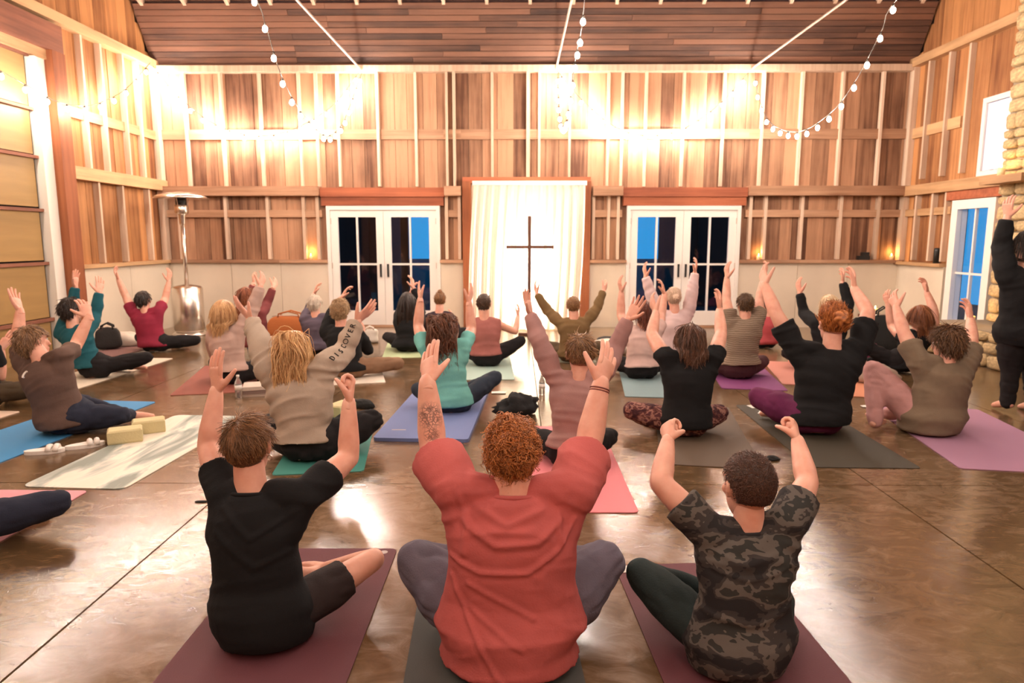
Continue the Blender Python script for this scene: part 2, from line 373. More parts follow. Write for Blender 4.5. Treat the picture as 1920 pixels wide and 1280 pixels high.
slab('corner_post', XL - .02, XL + .07, YB - .13, YB, 1.15, ZE, M['stud'], wall_left)
dr = empty('overhead_door', (XL, 5.6, 0)); tag(dr, 'tan sectional overhead door in the board wall beside the white track', 'door', kind='structure')
for z0, z1 in ((.0, .49), (.51, 1.205), (1.235, 1.87), (1.90, 2.52), (2.545, 3.10), (3.125, 3.74)):
    child(slab('section', XL - .045, XL - .01, 2.2, 8.68, z0, z1, M['yellowpanel']), dr)
    child(slab('rib', XL - .03, XL + .03, 2.2, 8.72, z1 - .03, z1 + .008, M['header_y']), dr)
child(slab('track', XL - .03, XL + .03, 8.82, 8.995, 0, 3.80, M['whitetrack']), dr)
child(slab('track_flange', XL - .03, XL + .09, 8.72, 8.77, 0, 3.72, M['whitetrack']), dr)

# right wall
HR = [(9.42, 10.36, -.05, 2.06), (9.3, 9.9, 2.36, 3.42)]
wr = MB()
for a, b_, c, d in with_holes(YF, YB + .2, -.1, 8.4, HR): wr.box(XR + .06, XR + .2, a, b_, c, d)
wall_right = wr.obj('wall_right', M['dark']); tag(wall_right, 'warm board wall with a narrow glazed door and a high window', 'wall', kind='structure')
y = 8.76
while y < YB - .01:
    y2 = min(y + random.uniform(.2, .28), YB)
    for q in (9.3, 9.42, 9.9, 10.36):
        if y + .03 < q < y2 - .03: y2 = q
    for a, b_, c, d in with_holes(y, y2, 1.1, ZE, HR):
        slab('plank', XR + .03 - random.uniform(0, .012), XR + .06, a + .003, b_ - .003, c, d, M['plank_side'], wall_right)
    y = y2
gable(wall_right, XR + .035, XR + .06, 7.0)
for px in (1738, 1775, 1812):
    p = AtX(px, 200, XR - .04); slab('stud', XR - .06, XR + .04, p[1] - .022, p[1] + .022, 2.45, ZE, M['stud'], wall_right)
for px in (1715, 1745, 1770):
    p = AtX(px, 430, XR - .04); slab('stud', XR - .06, XR + .04, p[1] - .022, p[1] + .022, 1.16, 2.25, M['stud'], wall_right)
slab('girt', XR - .02, XR + .04, 10.4, YB, 3.12, 3.28, M['girt_y'], wall_right)
slab('girt', XR - .03, XR + .04, 10.42, YB, 1.87, 1.98, M['girt_y'], wall_right)
slab('rail', XR - .1, XR + .03, 8.76, YB, 2.20, 2.36, M['girt_y'], wall_right)
slab('wall_plate', XR - .11, XR + .05, 8.76, YB, ZE, ZE + .13, M['girt_y'], wall_right)
slab('ledge', XR - .12, XR + .06, 10.42, YB, 1.08, 1.13, M['girt_y'], wall_right)
slab('wainscot_panel', XR - .05, XR + .06, 10.42, YB, 0, 1.08, M['wains'], wall_right)
slab('corner_post', XR - .07, XR + .02, YB - .13, YB, 1.15, ZE, M['stud'], wall_right)
slab('door_header', XR - .06, XR + .03, 9.3, 10.5, 2.07, 2.2, M['redwood'], wall_right)
# front wall behind the viewer
wf = MB().box(XL - .3, XR + .3, YF - .15, YF, -.1, 8.4); wall_front = wf.obj('wall_front', M['plank_side']); tag(wall_front, 'board wall opposite the French doors', 'wall', kind='structure')

# roof: steep boarded slope, then upper slope with rafters
ang = math.atan2(KZ - ZE, YB - KY); Ls = math.hypot(KZ - ZE, YB - KY)
cb = MB()
for a, b_ in (((YB + .2, ZE - .05), (KY + .1, KZ + .02)), ((KY + .1, KZ + .08), (RY, RZ + .1)), ((RY, RZ + .1), (YF - .2, roof_z(YF) + .1))):
    cb.add([(x_, y_ + dy, z_ + dz) for x_ in (XL - .3, XR + .3) for (y_, z_), (dy, dz) in ((a, (0, 0)), (b_, (0, 0)), (b_, (.1, .1)), (a, (.1, .1)))],
           [(0, 1, 2, 3), (7, 6, 5, 4), (0, 4, 5, 1), (1, 5, 6, 2), (2, 6, 7, 3), (3, 7, 4, 0)])
ceiling = cb.obj('ceiling', M['rafter']); tag(ceiling, 'gambrel roof with horizontal dark boards over the back wall', 'ceiling', kind='structure')
nc = 11
for k in range(nc):
    t0, t1 = k/nc, (k + 1)/nc; x = XL
    while x < XR - .05:
        x2 = min(x + random.choice([2.4, 3.0, 3.6, 1.9]), XR); tm = (t0 + t1)/2
        o = slab('roof_board', x + .003, x2 - .003, -Ls/nc/2 + .004, Ls/nc/2 - .004, -.012, .012 + random.uniform(0, .008), M['ceil'], ceiling)
        o.location = ((x + x2)/2, YB + .02 + (KY - YB)*tm, ZE + .03 + (KZ - ZE)*tm); o.rotation_euler = (pi - ang, 0, 0); x = x2
for k in range(19):
    xr = XL + .15 + k*.672
    MB().add([(xr + sx_, y_, z_) for sx_ in (-.025, .025) for y_, z_ in ((KY + .06, KZ - .02), (RY, RZ - .1), (RY, RZ + .08), (KY + .06, KZ + .16))],
             [(0, 1, 2, 3), (7, 6, 5, 4), (0, 4, 5, 1), (1, 5, 6, 2), (2, 6, 7, 3), (3, 7, 4, 0)]).obj('rafter', M['stud'], ceiling)

# ---------------------------------------------------------------- French doors
def french_door(idx, x0, x1, label):
    d = empty('door_%d' % idx, ((x0 + x1)/2, YB, 0)); tag(d, label, 'door', kind='structure')
    y0, y1 = YB - .05, YB + .08
    for a, b_, c, e_ in ((x0, x0 + .06, 0, DTOP), (x1 - .06, x1, 0, DTOP), (x0 + .06, x1 - .06, DTOP - .07, DTOP)):
        child(slab('frame', a, b_, y0 - .03, y1, c, e_, M['white']), d)
    child(slab('threshold', x0 + .06, x1 - .06, y0 - .02, y1, 0, .03, M['girt']), d)
    xm = (x0 + x1)/2
    for s_, (a, b_) in enumerate(((x0 + .063, xm - .002), (xm + .002, x1 - .063))):
        lf = MB(); st = .125
        for q in ((a, a + st, .035, DTOP - .073), (b_ - st, b_, .035, DTOP - .073), (a + st, b_ - st, .035, .28), (a + st, b_ - st, DTOP - .073 - .115, DTOP - .073)):
            lf.box(q[0], q[1], y0, y0 + .05, q[2], q[3])
        leaf = lf.obj('leaf', M['white']); child(leaf, d)
        za, zb = .28, DTOP - .188; zm = 1.075
        child(slab('muntin', (a + b_)/2 - .016, (a + b_)/2 + .016, y0, y0 + .045, za, zb, M['white']), leaf)
        child(slab('muntin', a + st, b_ - st, y0 + .001, y0 + .044, zm - .016, zm + .016, M['white']), leaf)
        for xa, xb in ((a + st, (a + b_)/2 - .016), ((a + b_)/2 + .016, b_ - st)):
            for zc, zd in ((za, zm - .016), (zm + .016, zb)): child(slab('pane', xa, xb, y0 + .02, y0 + .026, zc, zd, M['glass']), leaf)
        hx = b_ - .06 if s_ == 0 else a + .06
        child(slab('handle', hx - .014, hx + .014, y0 - .035, y0 + .005, .86, 1.08, M['black']), leaf)
        for zz in (.25, 1.0, 1.75):
            hh = a if s_ == 0 else b_; child(slab('hinge', hh - .012, hh + .012, y0 - .012, y0 + .004, zz, zz + .1, M['galv']), leaf)
french_door(1, *DOORS[0], 'white French doors nearer the steel patio heater')
french_door(2, *DOORS[1], 'white French doors nearer the glazed side door')
d = empty('door_3', (XR, 9.9, 0)); tag(d, 'narrow white side door with blue glass beside the stone hearth', 'door', kind='structure')
for a, b_, c, e_ in ((9.42, 9.56, 0, 2.06), (10.22, 10.36, 0, 2.06), (9.56, 10.22, 1.93, 2.06), (9.56, 10.22, 0, .3)):
    child(slab('frame', XR - .05, XR + .1, a, b_, c, e_, M['white']), d)
child(slab('muntin', XR, XR + .04, 9.875, 9.905, .3, 1.93, M['white']), d); child(slab('muntin', XR, XR + .04, 9.56, 10.22, .99, 1.02, M['white']), d)
for a, b_ in ((9.56, 9.875), (9.905, 10.22)):
    for c, e_ in ((.3, .99), (1.02, 1.93)): child(slab('pane', XR + .02, XR + .026, a, b_, c, e_, M['glass']), d)
wdw = empty('window_1', (XR, 9.6, 2.36)); tag(wdw, 'high narrow white framed window above the side door', 'window', kind='structure')
for a, b_, c, e_ in ((9.3, 9.37, 2.36, 3.42), (9.83, 9.9, 2.36, 3.42), (9.37, 9.83, 2.36, 2.43), (9.37, 9.83, 3.35, 3.42)):
    child(slab('frame', XR - .04, XR + .1, a, b_, c, e_, M['white']), wdw)
for a, b_ in ((9.37, 9.59), (9.61, 9.83)): child(slab('pane', XR + .02, XR + .026, a, b_, 2.43, 3.35, M['glass']), wdw)
child(slab('muntin', XR, XR + .04, 9.59, 9.61, 2.43, 3.35, M['white']), wdw)
child(slab('window_glow_panel', XR - .012, XR - .006, 9.38, 9.82, 2.44, 3.34, plain('painted_skylight', (.74, .74, .92), .6)), wdw)  # added panel for the window's brightness; bluish skylight put into its colour

# ---------------------------------------------------------------- outside, at dusk
M['night_ground'] = plain('night_ground', (.012, .012, .012), .95); M['night_wood'] = plain('night_wood', (.012, .010, .008), .9)
gr = MB().box(-60, 11, YB + .3, 55, -.25, -.06).obj('ground', M['night_ground']); tag(gr, 'dark ground outside the French doors', 'ground', kind='structure')
def added_shed(x0, x1, y0, label):  # made-up outbuilding, placed to hide the sky so one leaf's panes go dark
    s_ = empty('added_shed', ((x0 + x1)/2, y0 + 1.5, -.06)); tag(s_, label, 'added_shed')
    child(slab('wall', x0, x1, y0, y0 + 3, -.06, 3.4, M['night_wood']), s_)
    rf = MB().add([(x0 - .2, y0 - .2, 3.3), (x1 + .2, y0 - .2, 3.3), (x0 - .2, y0 + 1.5, 4.6), (x1 + .2, y0 + 1.5, 4.6), (x0 - .2, y0 + 3.2, 3.3), (x1 + .2, y0 + 3.2, 3.3)],
                  [(0, 1, 3, 2), (2, 3, 5, 4), (0, 2, 4), (1, 5, 3), (0, 4, 5, 1)]).obj('roof', M['night_wood']); child(rf, s_)
    for xx in (x0 + .3, x1 - 1.2): child(slab('shed_door', xx, xx + .9, y0 - .03, y0, -.06, 2.0, M['night_ground']), s_)
added_shed(AtY(560, 450, 16)[0], AtY(716, 450, 16)[0], 16, 'dark block added outside to blacken the doors nearer the patio heater')
added_shed(AtY(1284, 450, 16)[0], AtY(1450, 450, 16)[0], 16, 'dark block added outside to blacken the doors nearer the side door')
pp = AtY(759, 450, 13.5); o = slab('porch_post', pp[0] - .07, pp[0] + .07, 13.43, 13.57, -.06, 3.2, M['night_wood']); tag(o, 'dark porch post seen through the blue panes', 'post')

# ---------------------------------------------------------------- stone chimney and hearth at the right wall
def stonework(name, label, x0, y0, y1, z0, z1):
    c = empty(name, (x0 + .2, (y0 + y1)/2, z0)); tag(c, label, 'chimney' if 'chimney' in name else 'hearth')
    child(slab('core', x0, XR - .005, y0, y1, z0, z1, M['mortar']), c)
    z = z0; me = []
    for k in range(5):
        V, F = ellipsoid((0, 0, 0), np.array([.5, 0, 0]), np.array([0, .5, 0]), np.array([0, 0, .5]), 8, 5); V = np.array(V)
        V = np.sign(V)*np.abs(V*2)**.45*.5*(1 + .12*vnoise(V*3 + k*9.1))[:, None]; me.append(mesh('stone', V, F, M['stone'], True))
    while z < z1 - .05:
        h = min(random.uniform(.11, .2), z1 - z); y = y0
        while y < y1 - .02:
            l_ = min(random.uniform(.18, .42), y1 - y)
            if y1 - y - l_ < .1: l_ = y1 - y
            o = link('stone', random.choice(me), None, (x0 - .005, y + l_/2, z + h/2)); o.scale = (.10 + random.uniform(0, .05), l_ - .012, h - .012); o.rotation_euler = (0, 0, random.choice([0, pi]))
            child(o, c); y += l_
        z += h
    return c
stonework('stone_chimney', 'tan fieldstone chimney breast behind the standing person', 6.02, 7.55, 8.72, .46, 5.2)
stonework('stone_hearth', 'low tan fieldstone hearth bench below the chimney', 5.55, 7.4, 9.25, 0, .42)
o = slab('mantel_shelf', 5.72, 5.945, 8.0, 8.72, 2.16, 2.25, M['girt_y']); tag(o, 'thick wooden mantel shelf on the stone chimney', 'shelf')

# ---------------------------------------------------------------- candles and small black things on the ledges
def candle(p, r_, h, label):
    c = empty('candle', p); tag(c, label, 'candle', 'lit candles around the room')
    MB().lathe([(r_, 0), (r_, h), (r_*.8, h), (r_*.7, h - .008)], 16).obj('wax', M['wax'], c, True)
    MB().lathe([(.002, h - .008), (.007, h + .006), (.009, h + .014), (.006, h + .026), (.001, h + .04)], 10).obj('flame', M['flame'], c, True)
    L = bpy.data.lights.new('candle_light', 'POINT'); L.energy = 1.6; L.color = (1, .55, .16); L.shadow_soft_size = .012
    l_ = link('candle_light', L, c, (0, -.0, h + .07))
for px, py, label in ((583, 484, 'small lit candle on the ledge beside the doors nearer the heater'), (1422, 487, 'small lit candle on the ledge just beyond the second French doors'), (1671, 486, 'lit candle on the ledge near the corner, between two black objects')):
    p = AtY(px, py, YB - .06); candle((p[0], YB - .06, 1.15), .032, .07, label)
candle((5.72, 8.62, .42), .05, .12, 'lit candle on the stone hearth bench')
candle((5.83, 8.5, 2.25), .04, .1, 'lit candle high on the mantel shelf of the chimney')
SP = AtY(1641, 578, 10.4); candle((SP[0], 10.4, SP[2] - .1), .04, .1, 'lit candle on a small stool behind the red-haired person')
SH = SP[2] - .1; st = empty('stool', (SP[0], 10.4, 0)); tag(st, 'small dark stool carrying a candle near the corner', 'stool')
slab('seat', -.17, .17, -.17, .17, SH - .04, SH, M['crosswood'], st)
for a in (-.13, .13):
    for b_ in (-.13, .13): slab('leg', a - .02, a + .02, b_ - .02, b_ + .02, 0, SH - .04, M['crosswood'], st)
p = AtY(1618, 483, YB - .05); o = MB().box(-.09, .09, -.05, .05, 0, .07).box(-.03, .08, -.04, .04, .07, .13).obj('radio', M['black'], loc=(p[0], YB - .06, 1.15)); tag(o, 'small black device on the ledge of the back wall', 'device')
o = MB().lathe([(.045, 0), (.045, .2), (.04, .23), (.02, .235)], 16).obj('speaker', M['black'], smooth=True, loc=(XR - .05, 10.62, 1.13)); tag(o, 'slim black cylinder speaker on the ledge beside the side door', 'speaker')

# ---------------------------------------------------------------- tie rods and string lights
HX = [-2.558, .617, 3.789]; names = ['tie rod nearer the patio heater', 'middle tie rod above the cross', 'tie rod nearer the side door']
for x_, nm in zip(HX, names):
    o = MB().tube([(x_, YB - .1, ZE - .02), (x_, YF, ZE - .02)], .016, 8).obj('tie_rod', M['galv'], smooth=True); tag(o, 'thin pale steel ' + nm, 'rod', 'roof tie rods')
BV, BF = ellipsoid((0, 0, -.028), np.array([.025, 0, 0]), np.array([0, .025, 0]), np.array([0, 0, .032]), 8, 5)
A_ = 4*pi*.027**2; M['bulb'].node_tree.nodes['Principled BSDF'].inputs['Emission Strength'].default_value = BULB_W/(pi*A_)
M['bulb'].node_tree.nodes['Principled BSDF'].inputs['Emission Color'].default_value = (*WARM, 1)
bulb_me = mesh('bulb', BV, BF, M['bulb'], True)
sock_me = mesh('socket', *(lambda q: (q.V, q.F))(MB().lathe([(.006, .03), (.014, .026), (.014, 0)], 8)), M['cord'], True)
def string(label, pts, n, skip=0):
    """a hanging cord through control points with N bulbs spread along it"""
    P = np.asarray(pts, float); t_ = np.arange(len(P)); u = np.linspace(0, len(P) - 1, 121)
    out = []
    for q in u:                                  # Catmull-Rom
        i = min(int(q), len(P) - 2); f = q - i; p0, p1, p2, p3 = P[max(i - 1, 0)], P[i], P[i + 1], P[min(i + 2, len(P) - 1)]
        out.append(.5*((2*p1) + (p2 - p0)*f + (2*p0 - 5*p1 + 4*p2 - p3)*f*f + (3*p1 - p0 - 3*p2 + p3)*f**3))
    out = np.array(out); s_ = empty('string_lights', out[0]); tag(s_, label, 'string lights', 'bulb strings hung in the barn')
    MB().tube(out - out[0] + np.array([0, 0, .035]), .005, 5).obj('cord', M['cord'], s_, True)
    d_ = np.r_[0, np.cumsum(np.linalg.norm(np.diff(out, axis=0), axis=1))]
    for k in range(skip, n):
        q = np.array([np.interp(d_[-1]*(k + .5)/n, d_, out[:, j]) for j in range(3)]) - out[0]
        b_ = link('bulb', bulb_me, s_, q); sk = link('socket', sock_me, s_, q)
YS = 11.52
string('bulb string sagging along the back wall from the corner beside the heater', [AtY(287, 128, YS), AtY(335, 185, YS), AtY(400, 235, YS), AtY(470, 258, YS), AtY(540, 250, YS), AtY(620, 205, YS), AtY(676, 136, YS)], 17)
string('bulb string sagging along the back wall beyond the cross', [AtY(1044, 136, YS), AtY(1090, 190, YS), AtY(1150, 240, YS), AtY(1210, 258, YS), AtY(1280, 246, YS), AtY(1350, 198, YS), AtY(1403, 140, YS)], 16)
XS = XL + .26
string('bulb string sagging along the board wall above the overhead door', [AtX(282, 122, XS), AtX(240, 168, XS), AtX(205, 190, XS), AtX(165, 203, XS), AtX(110, 196, XS), AtX(40, 160, XS), (XS, 5.2, 3.75), (XS, 3.6, 3.3), (XS, 2, 3.9)], 26)
for x_, low, top, lab in ((HX[0], [(655, 205), (640, 240), (612, 258), (570, 222), (530, 153), (500, 60), (480, 5)], None, 'bulb string hanging under the tie rod nearer the heater'),
                          (HX[1], [(1048, 190), (1050, 235), (1056, 235), (1062, 180), (1065, 120), (1070, 68), (1080, 10)], None, 'bulb string hanging under the middle tie rod above the cross'),
                          (HX[2], [(1420, 175), (1442, 232), (1495, 252), (1557, 217), (1605, 155), (1652, 65), (1678, 10)], None, 'bulb string hanging under the tie rod nearer the side door')):
    ys = [10.9, 10.1, 9.1, 8.3, 7.75, 7.1, 6.75]
    # depth along the rod from the photo's own column, height from its row
    P = [(x_ + .03, YB - .2, ZE - .12)]
    for (px, py), yd in zip(low, ys):
        if abs(x_) > 1: p = AtX(px, py, x_)
        else: p = AtY(px, py, yd); p[0] = x_
        if P[-1][1] - p[1] > .12: P.append(tuple(p))
    P.append((x_, 5.95, ZE - .12))
    string(lab, P, 20)
    string(lab.replace('hanging under', 'continuing over the room under'), [(x_, 5.85, ZE - .12), (x_, 4.6, 3.3), (x_, 3.0, 2.95), (x_, 1.4, 3.3), (x_, .15, ZE - .12)], 13)
    string(lab.replace('hanging under', 'far end under'), [(x_, .05, ZE - .12), (x_, -1.0, 3.4), (x_, -2.2, 3.5), (x_, YF + .1, ZE - .12)], 8)

# ---------------------------------------------------------------- curtain, lamp behind it, cross
YC = 11.22; x0t, x1t = AtY(888, 345, YC)[0], AtY(1098, 345, YC)[0]; x0b, x1b = AtY(878, 605, YC)[0], AtY(1083, 605, YC)[0]
cu = empty('curtain', ((x0t + x1t)/2, YC, 0)); tag(cu, 'sheer white curtain glowing behind the wooden cross', 'curtain')
zt = AtY(960, 345, YC)[2]; nu, nv = 140, 24; V = []; F = []
for j in range(nv + 1):
    v = j/nv
    for i in range(nu + 1):
        u = i/nu; xx = (x0t + (x1t - x0t)*u)*(1 - v) + (x0b + (x1b - x0b)*u)*v - .05*math.sin(pi*v)*(1 - 2*u)*(.5)
        am = .012 + .03*min(1, v*2); fold = am*(math.sin(u*2*pi*13 + 1.3*math.sin(u*9)) + .5*math.sin(u*2*pi*29 + 2))
        V.append((xx, YC + fold, zt*(1 - v) + .02*v))
F = [(j*(nu + 1) + i, j*(nu + 1) + i + 1, (j + 1)*(nu + 1) + i + 1, (j + 1)*(nu + 1) + i) for j in range(nv) for i in range(nu)]
child(link('cloth', mesh('cloth', V, F, M['sheer'], True)), cu)
child(slab('valance', x0t - .02, x1t + .02, YC - .03, YC + .03, zt - .02, zt + .05, M['white']), cu)
fl_ = empty('flood_lamp', (.2, YB - .12, 0)); tag(fl_, 'white flood lamp standing behind the glowing curtain', 'lamp')
MB().box(-.15, .15, -.05, .05, 0, .02).obj('base', M['black'], fl_); MB().box(-.02, .02, -.02, .02, .02, .46).obj('post', M['black'], fl_)
MB().box(-.31, .31, -.01, .05, .44, 1.36).obj('housing', M['black'], fl_)
m, t, b = NT('flood_lens'); b.inputs['Emission Color'].default_value = (1, .87, .68, 1); b.inputs['Emission Strength'].default_value = 85; M['flood'] = m
MB().box(-.3, .3, -.016, -.012, .45, 1.35).obj('lens', M['flood'], fl_)
pc = G(992, 628); cr = empty('cross', pc); tag(cr, 'tall thin dark wooden cross in front of the glowing curtain', 'cross')
ztop = AtY(993, 405, pc[1])[2]; za = AtY(993, 463, pc[1])[2]; xa, xb = AtY(949, 463, pc[1])[0] - pc[0], AtY(1038, 463, pc[1])[0] - pc[0]
MB().box(-.026, .026, -.02, .02, .03, ztop).obj('upright', M['crosswood'], cr); MB().box(xa, xb, -.016, .016, za - .025, za + .025).obj('crossbar', M['crosswood'], cr)
MB().box(-.17, .17, -.03, .03, 0, .035).box(-.03, .03, -.17, .17, 0, .034).obj('base', M['crosswood'], cr)

# ---------------------------------------------------------------- patio heater
ph = empty('patio_heater', G(357, 628)); tag(ph, 'tall stainless steel patio heater with a wide domed reflector', 'heater')
MB().lathe([(.26, 0), (.26, .03), (.22, .06)], 28).obj('base', M['steel'], ph, True); MB().lathe([(.20, .06), (.225, .10), (.225, .74), (.20, .77), (.05, .80)], 28).obj('tank_housing', M['steel'], ph, True)
MB().lathe([(.03, .78), (.03, 1.72)], 14).obj('pole', M['steel'], ph, True)
MB().lathe([(.03, 1.70), (.045, 1.74), (.05, 1.86), (.07, 1.9)], 16).obj('valve_neck', M['steel'], ph, True)
MB().lathe([(.085, 1.88), (.10, 1.90), (.10, 2.0), (.085, 2.02)], 20).obj('burner_ring', M['steel'], ph, True); MB().lathe([(.08, 2.02), (.08, 2.12)], 20).obj('burner_screen', M['black'], ph, True)
MB().lathe([(.40, 2.115), (.41, 2.12), (.33, 2.16), (.2, 2.195), (.06, 2.215), (.01, 2.22)], 36).obj('reflector_dome', M['steel'], ph, True)
for k in range(3): a = k*2.1 + .4; MB().tube([(.085*math.cos(a), .085*math.sin(a), 2.0), (.12*math.cos(a), .12*math.sin(a), 2.16)], .006, 6).obj('bracket', M['steel'], ph)

# ---------------------------------------------------------------- yoga mats
def matfab(name, col, rough=.75, **k): return plain(name, col, rough, bump=.15, bscale=180, **k)
m, t, b = NT('marbled_mat'); N = t.nodes.new; Lk = t.links.new
co = N('ShaderNodeTexCoord'); mp = N('ShaderNodeMapping'); mp.inputs['Scale'].default_value = (5, 1.1, 1); mp.inputs['Rotation'].default_value = (0, 0, .18); Lk(co.outputs['Object'], mp.inputs[0])
n1 = N('ShaderNodeTexNoise'); n1.inputs['Scale'].default_value = 1; n1.inputs['Detail'].default_value = 5; n1.inputs['Distortion'].default_value = 1.1; Lk(mp.outputs[0], n1.inputs['Vector'])
r = N('ShaderNodeValToRGB'); e = r.color_ramp.elements; e[0].position = .38; e[0].color = (.26, .30, .26, 1); e[1].position = .62; e[1].color = (.80, .72, .60, 1)
x = e.new(.46); x.color = (.46, .50, .45, 1); x = e.new(.53); x.color = (.84, .77, .65, 1)
Lk(n1.outputs['Fac'], r.inputs[0]); Lk(r.outputs[0], b.inputs['Base Color']); b.inputs['Roughness'].default_value = .6; M['marble'] = m
def yoga_mat(label, corner, along, width, length, col, thick=.006, mat=None, back=0.0, curl=0, rnd=.03):
    """rectangle on the floor: a corner, a point along its long edge, width (+ to the right of that direction)"""
    c = G(*corner); d = nrm((G(*along) - c)*[1, 1, 0]); p = np.array([d[1], -d[0], 0])*np.sign(width); W = abs(width)
    c = c - d*back; L_ = length + back; rr = min(rnd, W/4); out = []
    for cu_, cv, a0 in ((rr, rr, pi), (L_ - rr, rr, 1.5*pi), (L_ - rr, W - rr, 0), (rr, W - rr, .5*pi)):
        for k in range(4): a = a0 + k*pi/6; out.append((cu_ + rr*math.cos(a), cv + rr*math.sin(a)))
    cen = c + d*L_/2 + p*W/2; n = len(out)
    pts = [np.array([(c + d*u + p*v - cen)[0], (c + d*u + p*v - cen)[1], 0]) for u, v in out]
    area = sum(pts[i][0]*pts[(i + 1) % n][1] - pts[(i + 1) % n][0]*pts[i][1] for i in range(n))
    if area < 0: pts = pts[::-1]
    V = [q + [0, 0, .001] for q in pts] + [q + [0, 0, thick] for q in pts]
    F = [tuple(range(n))[::-1], tuple(range(n, 2*n))] + [(i, (i + 1) % n, n + (i + 1) % n, n + i) for i in range(n)]
    mt = mat or matfab('mat_' + label.replace(' ', '_')[:40], col)
    # orient local axes so the long side is local Y
    o = link('yoga_mat', mesh('yoga_mat', V, F, mt), None, (cen[0], cen[1], 0)); tag(o, label, 'yoga mat', 'yoga mats on the concrete floor')
    return o
MAROON = (.125, .035, .045)
mA = yoga_mat('dark maroon yoga mat under the black t-shirt boy', (745, 1030), (650, 1280), .66, 1.72, MAROON)
yoga_mat('dark maroon yoga mat under the camouflage t-shirt boy', (1152, 1061), (1244, 1280), -.64, 1.72, MAROON)
yoga_mat('charcoal yoga mat under the coral shirt person', (785, 1120), (755, 1290), -.62, 1.0, (.06, .06, .055), back=.35)
yoga_mat('bright pink yoga mat under the mauve hoodie wearer', (1198, 962), (1140, 830), -.66, 1.75, (.80, .24, .27))
mO = yoga_mat('thick slate blue yoga mat under the aqua t-shirt wearer', (878, 830), (915, 738), -.72, 1.75, (.15, .20, .42), thick=.028)
yoga_mat('taupe yoga mat under the floral leggings', (1432, 881), (1352, 740), -.66, 1.7, (.105, .07, .045))
yoga_mat('dark olive yoga mat under the black shirted red-haired person', (1728, 879), (1615, 812), -.72, 1.72, (.05, .04, .025))
yoga_mat('lavender yoga mat under the grey t-shirt wearer by the standing person', (1800, 879), (1640, 768), .9, 1.75, (.42, .22, .33))
yoga_mat('sky blue yoga mat under the moon print t-shirt wearer', (0, 868), (278, 760), -.66, 1.75, (.05, .25, .52), back=.35)
yoga_mat('cream marbled yoga mat carrying two foam blocks', (232, 918), (475, 778), -.66, 1.72, (.8, .7, .6), mat=M['marble'], rnd=.06)
yoga_mat('pale pink yoga mat at the very edge of the picture', (166, 921), (0, 1016), .66, 1.7, (.72, .32, .36))
yoga_mat('off-white yoga mat under the teal shirt wearer', (150, 728), (320, 674), -.62, 1.75, (.68, .60, .48), back=.1)
yoga_mat('mauve yoga mat under the crimson shirt wearer', (215, 668), (385, 632), -.55, 1.25, (.25, .13, .12), back=.3)
yoga_mat('brick red yoga mat beneath the blonde bob wearer', (318, 742), (368, 700), .72, 1.6, (.28, .08, .055))
yoga_mat('turquoise textured yoga mat under the grey sweatshirt wearer', (510, 890), (590, 760), .58, 1.45, (.05, .25, .21), back=.02)
yoga_mat('striped white rug under the curly haired person in black', (478, 730), (500, 690), 1.3, .75, (.7, .62, .52), thick=.007)
yoga_mat('pale green yoga mat under the long black haired person', (716, 672), (728, 640), .66, 1.6, (.38, .46, .26))
yoga_mat('pale teal yoga mat under the rose tank top wearer', (965, 712), (958, 680), -.66, 1.6, (.36, .50, .44))
yoga_mat('slate teal yoga mat under the pale pink shirt wearer', (1172, 744), (1162, 700), .62, 1.7, (.20, .30, .32))
yoga_mat('deep purple yoga mat under the grey striped shirt wearer', (1478, 733), (1432, 690), -.64, 1.6, (.20, .04, .16))
yoga_mat('coral orange yoga mat behind the red-haired person', (1672, 748), (1624, 705), -.5, 1.5, (.62, .25, .14))
yoga_mat('salmon and grey yoga mat near the purple mat', (1548, 724), (1503, 684), -.42, 1.4, (.55, .22, .17))
yoga_mat('beige yoga mat partly hidden behind the moon print t-shirt', (40, 772), (-40, 797), .6, 1.5, (.6, .46, .36))
yoga_mat('sage yoga mat under the brown shirt wearer near the cross', (1118, 680), (1110, 655), -.64, 1.5, (.42, .44, .34))

M['printgrey'] = plain('pale_print', (.5, .42, .4), .7)
g_ = G(720, 1037); o = MB().lathe([(.018, 0), (.018, .0006)], 24).obj('emblem', M['printgrey'], mA, loc=(g_[0] - mA.location[0], g_[1] - mA.location[1], .0061))
g_ = G(748, 812); o = MB().box(-.055, .055, -.008, .008, 0, .0006).obj('brand_print', M['printgrey'], mO, loc=(g_[0] - mO.location[0], g_[1] - mO.location[1], .0281))
# ---------------------------------------------------------------- small props
M['foam'] = plain('cream_foam', (.62, .54, .30), .9, bump=.3, bscale=90); M['papercard'] = plain('white_card', (.85, .80, .74), .8)
def brick_block(label, px, py, rz, sx_=.23, sy_=.15, h=.10):
    g = G(px, py); bev = .012; V = []; F = []
    for z_, i in ((0, .004), (bev, 0), (h - bev, 0), (h, bev)):
        V += [(-sx_/2 + i, -sy_/2 + i, z_), (sx_/2 - i, -sy_/2 + i, z_), (sx_/2 - i, sy_/2 - i, z_), (-sx_/2 + i, sy_/2 - i, z_)]
    for k in range(3): F += [(k*4 + a, k*4 + (a + 1) % 4, k*4 + 4 + (a + 1) % 4, k*4 + 4 + a) for a in range(4)]
    F += [(3, 2, 1, 0), (12, 13, 14, 15)]; o = link('yoga_block', mesh('yoga_block', V, F, M['foam']), None, (g[0], g[1], .007)); o.rotation_euler[2] = rz
    tag(o, label, 'yoga block', 'foam yoga blocks')
brick_block('pale yellow foam block nearer the viewer on the marbled mat', 236, 828, .5); brick_block('pale yellow foam block farther along the marbled mat', 280, 810, .5)
brick_block('yellow foam block beside the grey sweatshirt wearer', 640, 778, 1.2)
